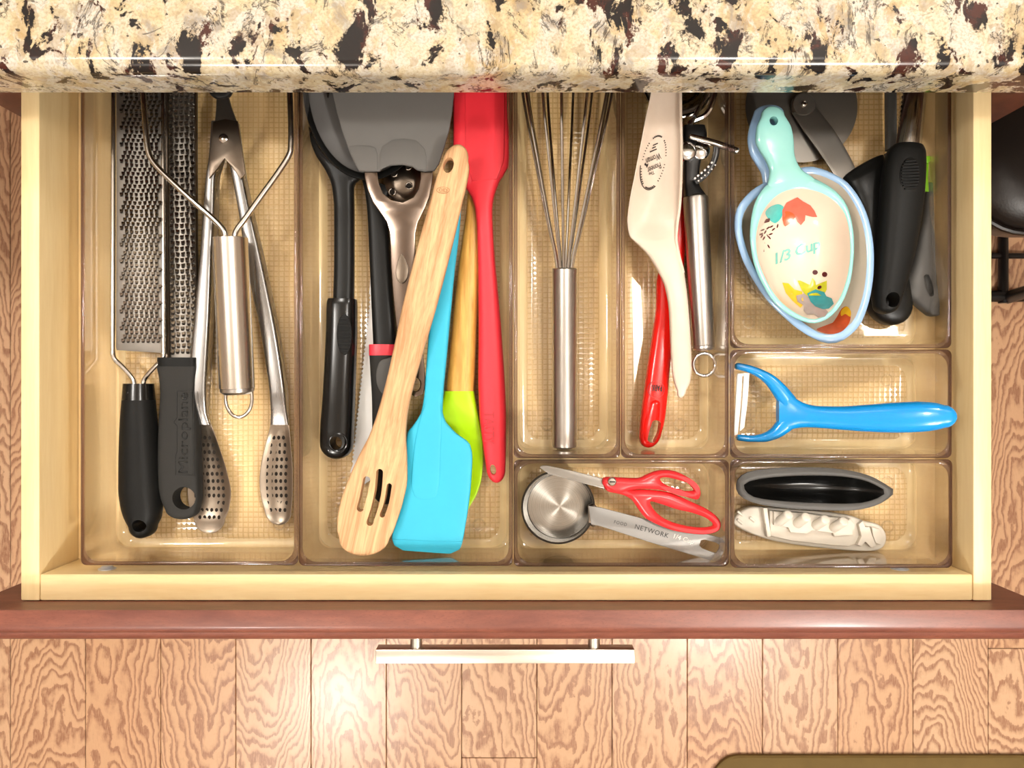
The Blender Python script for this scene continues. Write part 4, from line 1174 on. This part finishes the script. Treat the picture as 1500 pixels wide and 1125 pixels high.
link('engraved_lettering', text_mesh('NETWORK', 955, 778, 7, -16, flat(-18.2), width=51, spacing=1.1), M['etch'], g, None)
link('engraved_lettering', text_mesh('1/4 Cup', 1001.5, 790.5, 9, -17, flat(-18.2), width=30), M['etch_light'], g, None)

g = thing('scissors', 'red handled kitchen scissors lying half across the steel measure', 'scissors', P(950, 730, -20))
link('blade', plate([(790.5, 684.5), (794, 682), (802, 682), (840, 690), (890, 703), (900, 712), (884, 714), (840, 702.5), (800, 692)], -13.5, -12, (), 0.4, smooth=False), M['satin2'], g, 25)
link('blade', plate([(797, 686), (840, 693), (890, 706), (886, 716.5), (840, 704.5), (803, 694)], -15.2, -13.7, (), 0.4, smooth=False), M['satin2'], g, 25)
up_o = [(884, 702), (889, 699.5), (904, 700), (935, 701), (948, 696), (961, 691), (979, 689), (996, 693), (1014, 703), (1025, 715), (1028, 724), (1024, 732.5), (1014, 731), (992, 724), (970, 719), (945, 717), (925, 719), (908, 724), (893, 719), (884, 711)]
up_h = [(968, 702), (977, 700), (992, 703), (1010, 709), (1018, 719), (1003, 720), (988, 716), (974, 709.5)]
link('handle_loop', plate(up_o, -15, -6.5, [up_h], 3.4), M['coral'], g, 60)
lo_o = [(886, 713), (900, 711), (925, 718), (945, 718), (975, 721), (992, 726), (1014, 736), (1036, 746), (1051, 757), (1058, 768), (1054, 779), (1036, 784), (1014, 783), (988, 778.5), (966, 770.5), (948, 761), (937, 748), (926, 733), (913, 726), (892, 721)]
lo_h = [(953.5, 736), (970, 739.5), (992, 747), (1014, 752), (1034, 759), (1046, 768), (1043, 773), (1025, 774), (1003, 771), (981, 764), (963, 752)]
link('handle_loop', plate(lo_o, -17.2, -8, [lo_h], 3.6), M['coral'], g, 60)
link('pivot_screw', lathe([(0.0031, -0.001), (0.0031, 0.0008), (0.0024, 0.0014), (0.0002, 0.0015)], P(896.5, 705.5, -6.5), 20), M['steel'], g)
link('screw_slot', box(*(lambda c: (c.x - 0.002, c.x + 0.002, c.y - 0.0004, c.y + 0.0004, c.z + 0.0013, c.z + 0.0017))(P(896.5, 705.5, -6.5))), M['hole'], g)

# ================================================================== BIN 6: ceramic cups, pizza wheel, peelers
def polar(loop, cx, cy, n=72):
    pts = cr_closed(loop, 6)
    an = sorted(((math.atan2(-(y - cy), x - cx)) % (2 * pi), math.hypot(x - cx, y - cy)) for x, y in pts)
    an = [(an[-1][0] - 2 * pi, an[-1][1])] + an + [(an[0][0] + 2 * pi, an[0][1])]
    out, j = [], 0
    for k in range(n):
        a = 2 * pi * k / n
        while an[j + 1][0] < a: j += 1
        (a0, r0_), (a1, r1_) = an[j], an[j + 1]
        f = (a - a0) / max(1e-9, a1 - a0)
        out.append(r0_ + (r1_ - r0_) * f)
    return out

class Cup:
    def __init__(s, cx, cy, outer, inner, h_rim, h_bot, n=72, flatness=5.0):
        s.cx, s.cy, s.n, s.hr, s.hb, s.fl = cx, cy, n, h_rim, h_bot, flatness
        s.ro, s.ri = polar(outer, cx, cy, n), polar(inner, cx, cy, n)
    def ring(s, r, h, k=1.0):
        # the ring drawn at rim height then lowered straight down, so walls are upright in space
        out = []
        for i in range(s.n):
            a = 2 * pi * i / s.n
            p = P(s.cx + r[i] * k * cos(a), s.cy - r[i] * k * sin(a), s.hr)
            out.append(Vector((p.x, p.y, hz(h))))
        return out
    def depth(s, q):
        return s.hb + 2.5 + (s.hr - 0.5 - s.hb - 2.5) * min(1, q) ** s.fl
    def shell(s):
        mid = [(a * 0.55 + b * 0.45) for a, b in zip(s.ro, s.ri)]
        near = [a * 0.12 + b * 0.88 for a, b in zip(s.ro, s.ri)]
        d = s.hr - s.hb
        L = [s.ring(s.ro, s.hb, 0.62), s.ring(s.ro, s.hb + d * 0.1, 0.74), s.ring(s.ro, s.hb + d * 0.4, 0.88), s.ring(s.ro, s.hr - 4, 0.965), s.ring(s.ro, s.hr - 1.6), s.ring(s.ro, s.hr - 0.9, 0.995), s.ring(mid, s.hr), s.ring(near, s.hr - 0.3), s.ring(s.ri, s.hr - 0.9)]
        return loops_mesh(L, True, False)
    def lining(s):
        L = [s.ring(s.ri, s.hr - 0.9)]
        for q in (0.985, 0.96, 0.92, 0.87, 0.8, 0.7, 0.55, 0.35, 0.15, 0.03):
            L.append(s.ring(s.ri, s.depth(q), q))
        return loops_mesh(L, False, True)
    def q(s, w):
        c = P(s.cx, s.cy, s.hr)
        dx, dy = (w.x - c.x) / S(s.hr), (w.y - c.y) / S(s.hr)
        a = math.atan2(dy, dx) % (2 * pi)
        i = a / (2 * pi) * s.n
        r = s.ri[int(i) % s.n] * (1 - i % 1) + s.ri[(int(i) + 1) % s.n] * (i % 1)
        return math.hypot(dx, dy) / r
    def surf(s, x, y):
        lo, hi = s.hb, s.hr
        for _ in range(24):                       # where the sight line meets the lining
            m_ = (lo + hi) / 2
            if m_ > s.depth(s.q(P(x, y, m_))): hi = m_
            else: lo = m_
        return P(x, y, hi + 0.35)

# pale blue cup
blue_o = [(1128, 262), (1150, 250), (1172, 245), (1190, 243), (1207, 247), (1223, 254), (1241, 265), (1256, 283), (1268, 305), (1276, 330), (1281, 362), (1281, 398), (1277, 430), (1270, 456), (1261, 476), (1248, 490), (1232, 500.5), (1213, 503), (1195, 497), (1173, 484), (1150, 465), (1125, 440), (1105, 411), (1089, 381), (1079, 350), (1076, 326), (1080, 305), (1090, 290), (1103, 277), (1116, 269)]
blue_i = [(1130, 275), (1150, 263), (1172, 256), (1190, 254), (1204, 257), (1220, 264), (1235, 274), (1248, 291), (1259, 312), (1266, 335), (1270, 364), (1270, 396), (1266, 427), (1259, 452), (1251, 469), (1240, 480), (1228, 488), (1212, 490), (1198, 486), (1178, 473), (1157, 456), (1133, 432), (1114, 406), (1099, 378), (1090, 350), (1087, 328), (1091, 310), (1100, 297), (1111, 286), (1120, 280)]
g = thing('ceramic_cup', 'large pale blue scalloped ceramic measuring cup beneath the aqua one', 'measuring cup', P(1180, 380, -45))
CB = Cup(1180, 375, blue_o, blue_i, -8, -45.4, flatness=4.0)
link('cup_body', CB.shell(), M['skyblue'], g, 70)
link('cup_lining', CB.lining(), M['stone'], g, 70)
link('handle', edge_loft([(1104, 166, 1148, 166, -11, 3), (1098, 184, 1152, 184, -11, 3.6), (1095, 204, 1153, 204, -11, 3.8), (1098, 224, 1155, 224, -11, 3.8), (1107, 240, 1158, 236, -11, 3.8), (1115, 254, 1166, 245, -11, 3.8), (1118, 272, 1176, 252, -11, 3.4)], n=28, e=3, cap=(12, 0)), M['skyblue'], g, 60)
link('painted_flower', decal([(1233, 452), (1241, 449), (1246, 458), (1244, 473), (1232, 486), (1213, 489), (1196, 483), (1206, 478), (1218, 474), (1226, 464)], CB.surf), M['print_orange'], g, 80)
link('painted_flower', decal([(1232, 455), (1240, 449), (1246, 456), (1245, 464), (1238, 460), (1232, 463)], lambda x, y: CB.surf(x, y) + Vector((0, 0, 0.0004))), M['print_yellow'], g, 80)

# aqua cup
aq_o = [(1124, 270), (1140, 262), (1160, 258), (1185, 258), (1205, 266), (1225, 279), (1240, 297), (1248, 320), (1252, 350), (1251, 385), (1246, 415), (1236, 441), (1222, 460), (1205, 471), (1186, 473), (1160, 463), (1135, 443), (1117, 415), (1105, 385), (1100, 355), (1100, 330), (1104, 305), (1112, 285)]
aq_i = [(1140, 285), (1155, 278), (1172, 275.5), (1190, 278), (1208, 284), (1224, 295), (1236, 309), (1243, 328), (1246, 352), (1245.5, 383), (1240, 412), (1231, 436), (1218, 454), (1203, 465), (1187, 467), (1164, 457), (1141, 438), (1124, 412), (1112, 383), (1108, 355), (1110, 333), (1117, 312), (1127, 297)]
g = thing('ceramic_cup', 'small aqua ceramic third-cup with floral print nested on top', 'measuring cup', P(1175, 370, -20))
CA = Cup(1176, 365, aq_o, aq_i, 2, -24, flatness=3.6)
link('cup_body', CA.shell(), M['aqua'], g, 70)
link('cup_lining', CA.lining(), M['stone'], g, 70)
ah = link('handle', edge_loft([(1115, 170, 1149, 170, 1.5, 3), (1108, 188, 1159, 188, 0.8, 3.6), (1106.5, 205, 1162, 205, 0.2, 3.8), (1112, 220, 1163, 224, -0.2, 3.6), (1122, 236, 1167, 238, -0.4, 3.5), (1127, 252, 1175, 250, -0.3, 3.4), (1124, 270, 1190, 260, -0.2, 3), (1122, 280, 1200, 270, -0.6, 2.4)], n=32, e=3, cap=(14, 0)), M['aqua'], g, 60)
cut(ah, [cyl_px(1130.5, 180, 6.2, 6.6, -20, 20)])
cs = CA.surf
def pr(name, poly, mat, lift=0.0, smooth=True):
    f = (lambda x, y: cs(x, y) + Vector((0, 0, lift / 1000.0)))
    return link(name, decal(poly, f, 5, smooth), M[mat], g, 80)
pr('painted_leaf', [(1121, 312), (1128, 303), (1140, 299), (1148, 304), (1145, 318), (1136, 327), (1127, 322)], 'print_teal')
pr('painted_flower', [(1146, 322), (1146, 308), (1152, 297), (1160, 293), (1168, 289), (1176, 295), (1187, 301), (1193, 309), (1197, 318), (1190, 318), (1180, 313), (1179, 323), (1173, 330), (1168, 325), (1165, 318), (1157, 327), (1150, 332)], 'print_red', 0.2, False)
pr('painted_petal', [(1150, 310), (1160, 312), (1164, 318), (1156, 328), (1149, 331), (1147, 322)], 'print_orange', 0.4)
pr('painted_leaf', [(1119, 327), (1122, 321), (1128, 320), (1127, 325)], 'maroon', 0.4, False)
sprig = []
for x, y, r in ((1117, 337, 20), (1121, 340, 60), (1125, 334, 40), (1130, 332, 30), (1139, 331, 75), (1124, 345, 80), (1119, 349, 60), (1127, 348, -50), (1121, 356, 80), (1126, 361, -60), (1115, 343, 30), (1129, 343, 20), (1120, 366, 70), (1133, 336, 40), (1116, 346, 60)):
    sprig.append(decal(ell(x, y, 3.4, 1.2, r, 8), cs, 2, False))
link('painted_sprig', join(sprig), M['maroon'], g, None)
pr('painted_petal', [(1146, 414), (1155, 415), (1164, 424), (1175, 427), (1177, 445), (1173, 451), (1161, 441), (1151, 429)], 'print_yellow', 0, False)
pr('painted_leaf', [(1168, 411), (1172, 411), (1180, 420), (1185, 421), (1190, 407), (1194, 412), (1196, 424), (1204, 427), (1205, 417), (1211, 411), (1211, 424), (1206, 433), (1180, 433), (1174, 424)], 'print_green', 0.15, False)
pr('painted_flower', [(1166, 433), (1178, 430), (1188, 438), (1198, 446), (1208, 452), (1213, 457), (1208, 464), (1198, 465), (1192, 460), (1182, 461), (1177, 455), (1178, 448), (1168, 442)], 'print_grey', 0.3, False)
pr('painted_flower', [(1182, 430), (1194, 424), (1207, 428), (1210, 434), (1218, 437), (1221, 445), (1214, 452), (1205, 453), (1194, 449), (1187, 442)], 'print_teal2', 0.5, False)
pr('painted_dot', ell(1194, 399, 4, 3.6), 'maroon', 0, False)
pr('painted_dot', ell(1208, 402, 4, 3.8), 'maroon', 0, False)
pr('painted_dot', ell(1200, 421, 3.4, 2.4, 30), 'maroon', 0.5, False)
link('painted_lettering', text_mesh('1/3 Cup', 1168, 370, 21, 20, cs, shear=0.3, width=72, bold=0.022, spacing=0.9), M['print_mint'], g, None)

# pizza wheel
g = thing('pizza_cutter', 'steel pizza wheel with angled strap and big black handle under the cups', 'pizza cutter', P(1230, 250, -45))
wc = P(1174, 156, -40)
rw = 82 * S(-40)
link('wheel', lathe([(0.0003, -0.0007), (rw * 0.9, -0.0007), (rw, -0.0001), (rw, 0.0001), (rw * 0.9, 0.0007), (0.0003, 0.0007)], wc, 72), M['satin2'], g, 20)
link('hub', lathe([(17 * S(-40), 0), (17 * S(-40), 0.0048), (15.6 * S(-40), 0.0058), (0.0003, 0.0058)], wc, 36), M['satin2'], g)
link('hub_rivet', lathe([(0.0021, 0.005), (0.0021, 0.0068), (0.0013, 0.0074), (0.0011, 0.0066), (0.0002, 0.0066)], wc, 20), M['steel'], g)
link('strap', edge_loft([(1160, 166, 1190, 150, -36, 0.7), (1174, 188, 1205, 169, -35, 0.7), (1197, 220, 1226, 197, -33, 0.8), (1220, 255, 1253, 247, -31, 0.8), (1226, 266, 1257, 258, -31, 0.8)], n=16, e=6), M['satin2'], g)
link('handle', edge_loft([(1234, 262, 1293, 228, -31, 6), (1238, 272, 1297, 242, -31, 9), (1246, 295, 1304, 280, -32, 10.5), (1254, 340, 1310, 330, -32, 11), (1262, 390, 1322, 385, -32.5, 11), (1267, 430, 1333, 430, -33.5, 10.5), (1270, 446, 1334, 444, -34, 9.5)], n=32, e=2.8, cap=(5, 32)), M['nylon'], g)

# grey tool and its lime clip
g = thing('grey_tool', 'dark grey plastic tool with a flared foot beside the bin wall', 'kitchen tool', P(1350, 400, -45))
gb = link('handle', edge_loft([(1350, 270, 1363, 270, -34, 6), (1348, 310, 1363.5, 310, -34, 8), (1340, 350, 1364, 350, -33, 9), (1331, 390, 1366, 390, -32, 9.5), (1324, 415, 1369, 418, -32, 9), (1325, 428, 1372, 438, -32, 8), (1340, 446, 1374, 450, -32, 6.5), (1356, 460, 1374, 459, -32, 5)], n=28, e=3.0, cap=(0, 5)), M['grey_pl'], g)
cut(gb, [spine_loft([(1357, 405, -23, 4, 5), (1361, 418, -23, 6, 5), (1366, 431, -23, 3.5, 5)], n=16, cap=(3, 3))])
link('shaft', edge_loft([(1297.5, 60, 1312, 60, -38, 4), (1297.5, 137, 1311.5, 137, -38, 4), (1298, 220, 1312, 220, -38, 4)], n=16, e=4), M['grey_pl'], g)
link('cross_arm', spine_loft([(1304, 222, -38, 8, 4), (1320, 262, -39, 9, 4), (1345, 290, -38, 9, 4)], n=16, e=4), M['grey_pl'], g)
g = thing('lime_clip', 'small bright lime plastic tag beside the ridged black grip', 'clip', P(1356, 255, -40))
link('clip_strip', plate([(1355, 234), (1361, 235), (1360, 260), (1361, 281), (1352, 279), (1353.5, 255)], -30, -27, (), 0.6, smooth=False), M['lime'], g, 30)
link('clip_head', plate([(1354, 228), (1363.5, 228), (1363.5, 235), (1360, 239), (1354, 238)], -31, -25, (), 0.8, smooth=False), M['lime'], g, 30)

# black gripped serrated scoop
g = thing('grip_tool', 'black ridged-grip tool with serrated steel blade running under the counter', 'kitchen tool', P(1315, 350, -20))
bl = edge_loft([(1330, 60, 1361, 60, -11, 0.6, -4), (1322.5, 137, 1357, 137, -11, 0.6, -4.5), (1318, 170, 1354, 170, -11, 0.7, -4.5), (1312, 212, 1350, 214, -11, 0.8, -4)], n=28, e=5)
link('blade', bl, M['steel'], g)
sv = []
for k in range(16):
    y = 80 + k * 7
    x = 1327.5 - (y - 80) * 0.088
    sv.append(cyl_px(x - 1.2, y, 1.5, 2.3, -12.5, -10, 0, 6))
tt = link('blade_teeth', join(sv), M['chrome'], g, 30); tag(tt, kind='stuff')
hb = link('handle', edge_loft([(1309, 212, 1351, 215, -12, 7), (1302, 219, 1354, 224, -12, 9), (1296, 238, 1354.5, 238, -12, 10), (1291.5, 270, 1353, 270, -12.4, 10.8), (1288, 315, 1348, 315, -13, 11.2), (1284.5, 360, 1340, 360, -13.5, 11), (1281, 405, 1329, 405, -14, 10.6), (1278.5, 432, 1321, 432, -14.5, 10), (1280, 445, 1316, 445, -14.5, 9)], n=40, e=2.4, cap=(3, 15)), M['rubber'], g)
cut(hb, [cyl_px(1299, 441, 10.2, 10.8, -60, 30), edge_loft([(1296, 425, 1313, 425, 0, 5), (1290, 440, 1312, 440, -1, 5), (1287, 452, 1308, 452, -2, 5)], n=20, cap=(8, 6))])
gr = link('thumb_grip', plate(ell(1333, 256, 14.5, 26, -3, 18), -3.8, -1.6, (), 0.8), M['rubber'], g)
for k in range(10):
    y = 236 + k * 4.4
    w = 13 * sqrt(max(0.05, 1 - ((y - 256) / 25.0) ** 2))
    link('grip_ridge', spine_loft([(1333 - w, y + 0.6, -1.4, 1.4, 1.2), (1333 + w, y - 0.6, -1.4, 1.4, 1.2)], n=8, m=3), M['rubber'], gr)

# ================================================================== BIN 7: blue Y peeler
g = thing('y_peeler', 'bright blue plastic peeler with white twin blade', 'peeler', P(1230, 610, -30))
link('handle', edge_loft([(1139, 629, 1139, 576, -24, 3.6), (1150, 632, 1150, 571, -23, 4.6), (1163, 628, 1163, 582, -21, 5.4), (1180, 626, 1180, 591, -18.5, 6), (1200, 627, 1200, 594.5, -16, 6.4), (1230, 629.5, 1230, 595, -12, 6.8), (1270, 632.5, 1270, 592.5, -7, 7.4), (1310, 634, 1310, 589.5, -2, 7.8), (1345, 633, 1345, 588, 2, 7.6), (1368, 630.5, 1368, 589.5, 4, 7), (1382, 627, 1382, 593, 5, 6.4)], n=36, e=2.4, cap=(0, 17)), M['blue'], g, 60)
link('yoke_arm', spine_loft([(1155, 590, -22.5, 13, 4.4), (1141, 571, -24, 11, 4.2), (1127, 556, -25.5, 8.5, 4), (1110, 545.5, -27, 6.4, 3.8), (1094, 539.5, -28, 5.6, 3.8), (1081, 536.5, -28.5, 5.3, 3.8)], n=24, e=2.3, cap=(0, 5)), M['blue'], g, 60)
link('yoke_arm', spine_loft([(1158, 614, -22.5, 13, 4.4), (1145, 626, -24, 11.5, 4.2), (1132, 636, -25.5, 8.5, 4), (1116, 641.5, -27, 6.2, 3.8), (1099, 642.5, -28, 5.0, 3.8), (1083, 641, -28.5, 4.8, 3.8)], n=24, e=2.3, cap=(0, 5)), M['blue'], g, 60)
link('blade', edge_loft([(1079.5, 548, 1087.5, 547, -25.5, 0.8), (1077, 590, 1085, 590, -25.5, 0.8), (1074.5, 638, 1080.5, 636, -25.5, 0.8)], n=12, e=6), M['white_pl'], g)
link('blade', edge_loft([(1089.5, 546, 1097.5, 547, -25.5, 0.8), (1086.5, 590, 1094.5, 590, -25.5, 0.8), (1083, 632, 1090, 626, -25.5, 0.8)], n=12, e=6), M['white_pl'], g)
link('blade_bracket', edge_loft([(1080, 547, 1098, 546.5, -26.2, 0.8), (1080, 551, 1097, 551, -26.2, 0.8)], n=10, e=5), M['white_pl'], g)

# ================================================================== BIN 8: ship-shaped moulds
hull_o = [(1079, 712), (1082, 701), (1095, 692), (1120, 687.5), (1160, 685), (1210, 685.5), (1245, 689.5), (1275, 697), (1296, 708), (1311.5, 719.5), (1301, 732), (1281, 742), (1250, 748), (1200, 747.5), (1150, 744.5), (1110, 738.5), (1090, 730.5), (1081, 722)]
hull_i = [(1090, 712), (1097, 705.5), (1130, 699.5), (1180, 697), (1230, 698), (1262, 702.5), (1284, 711), (1298, 720.5), (1286, 730), (1256, 737.5), (1200, 737), (1150, 734.5), (1112, 730), (1096, 723)]
g = thing('hull_mould', 'black silicone boat hull mould, hollow and pointed at one end', 'mould', P(1195, 717, -45))
CH = Cup(1190, 717, hull_o, hull_i, -22, -45.3, n=96, flatness=3.2)
link('hull_body', CH.shell(), M['grey_pl'], g, 50)
link('hull_cavity', CH.lining(), M['black_gloss'], g, 60)

g = thing('ship_mould', 'off-white ship with four slanted funnels, beside the black hull', 'mould', P(1190, 775, -45))
sh_o = [(1075, 763), (1084, 750.5), (1100, 743), (1125, 743.5), (1150, 745), (1180, 747), (1215, 751), (1248, 756), (1268, 764), (1287, 768.5), (1297, 779), (1299, 792), (1292, 804), (1274, 808), (1240, 806.5), (1200, 802.5), (1160, 797.5), (1125, 790.5), (1098, 781), (1081, 772)]
link('hull', plate(sh_o, -45.3, -37, (), 1.6), M['ship'], g, 50)
link('main_deck', plate([(1128, 748), (1180, 751), (1246, 760), (1252, 768), (1252, 797), (1244, 801), (1200, 797), (1160, 792.5), (1128, 785)], -37.5, -33, (), 0.8, smooth=False), M['ship'], g, 30)
link('upper_deck', plate([(1134, 749), (1180, 752), (1246, 762), (1250, 784), (1222, 786), (1221, 781), (1189, 777), (1182, 782), (1158, 780), (1155, 773), (1134, 769)], -33.2, -29.5, (), 0.6, smooth=False), M['ship'], g, 30)
link('fore_bulkhead', plate([(1118, 744), (1124, 744), (1130, 786), (1124, 787)], -38, -31, (), 0.6, smooth=False), M['ship'], g, 30)
link('aft_deck', plate([(1258, 768), (1264, 763), (1268, 772), (1274, 772), (1278, 784), (1284, 800), (1276, 802), (1268, 794), (1262, 801), (1256, 798), (1262, 786)], -37.5, -33, (), 0.6, smooth=False), M['ship'], g, 30)
link('stern_house', plate([(1277, 772), (1288, 775), (1293, 784), (1291, 798), (1283, 796), (1279, 785)], -37.5, -34, (), 0.7, smooth=False), M['ship'], g, 30)
for x0, y0, x1, y1 in ((1142, 763.5, 1156, 753), (1169, 766, 1182, 756.5), (1196, 769, 1210, 760), (1222, 772.5, 1237, 763)):
    rf = 0.0036
    link('funnel', rod(P(x0 - 1, y0 + 1, -30), P(x1, y1, -18.5), [(0, rf), (0.9, rf), (0.97, rf * 0.9), (1.0, rf * 0.7)], 24), M['ship'], g, 50)
for x, y in ((1084, 752), (1084, 764), (1102, 761)):
    link('deck_fitting', spine_loft([(x - 3, y - 2.5, -36.4, 2, 1), (x + 3, y + 2.5, -36.4, 2, 1)], n=10, m=4, cap=(1.5, 1.5)), M['ship'], g, 50)

# ================================================================== stool and mat on the floor
g = thing('counter_stool', 'black cushioned stool on a black metal base beside the drawer', 'stool', (0.66, 0.36, 0))
zs = RIM - 0.18
seat = spine_loft([(0, 0, 0, 1, 1), (1, 1, 0, 1, 1)], n=6, m=2)
bpy.data.meshes.remove(seat)
def rr_solid(x0, x1, y0, y1, zz, r=0.06):
    L = []
    for ins, z in zz:
        L.append([(a, b, z) for a, b in rrect(x0 + ins, x1 - ins, y0 + ins, y1 - ins, max(0.004, r - ins * 0.4), 8)])
    return loops_mesh(L)
link('seat_cushion', rr_solid(0.43, 0.88, 0.145, 0.60, [(0.012, zs - 0.06), (0.0, zs - 0.048), (0.0, zs - 0.02), (0.008, zs - 0.006), (0.03, zs), (0.08, zs + 0.004)]), M['leather'], g, 50)
link('seat_piping', tube_w([Vector((a, b, zs - 0.018)) for a, b in rrect(0.429, 0.881, 0.144, 0.601, 0.06, 8)], 0.003, 8, True), M['leather'], g)
for lx, ly in ((0.47, 0.19), (0.84, 0.19), (0.47, 0.56), (0.84, 0.56)):
    link('leg', tube_w([Vector((lx, ly, zs - 0.06)), Vector((lx + (0.02 if lx > 0.6 else -0.02), ly - 0.04 if ly < 0.3 else ly + 0.04, 0.008))], 0.011, 12), M['black_metal'], g)
for y_, r_ in ((0.152, 0.010), (0.222, 0.005)):
    link('floor_bar', tube_w([Vector((0.44, y_, 0.011)), Vector((0.92, y_, 0.011))], r_, 12), M['black_metal'], g)
for x_ in (0.45, 0.851):
    link('side_rail', tube_w([Vector((x_, 0.14, 0.011)), Vector((x_, 0.60, 0.011))], 0.008, 12), M['black_metal'], g)

mp = P(1045, 1108, -RIM * 1000 + 12)
mt = link('floor_mat', rr_solid(mp.x, mp.x + 0.95, mp.y - 0.55, mp.y, [(0.002, 0.0005), (0.0, 0.003), (0.0, 0.009), (0.003, 0.012)], 0.045), M['mat'], None, 40)
tag(mt, 'olive brown kitchen mat with rounded corner on the oak floor', 'mat')
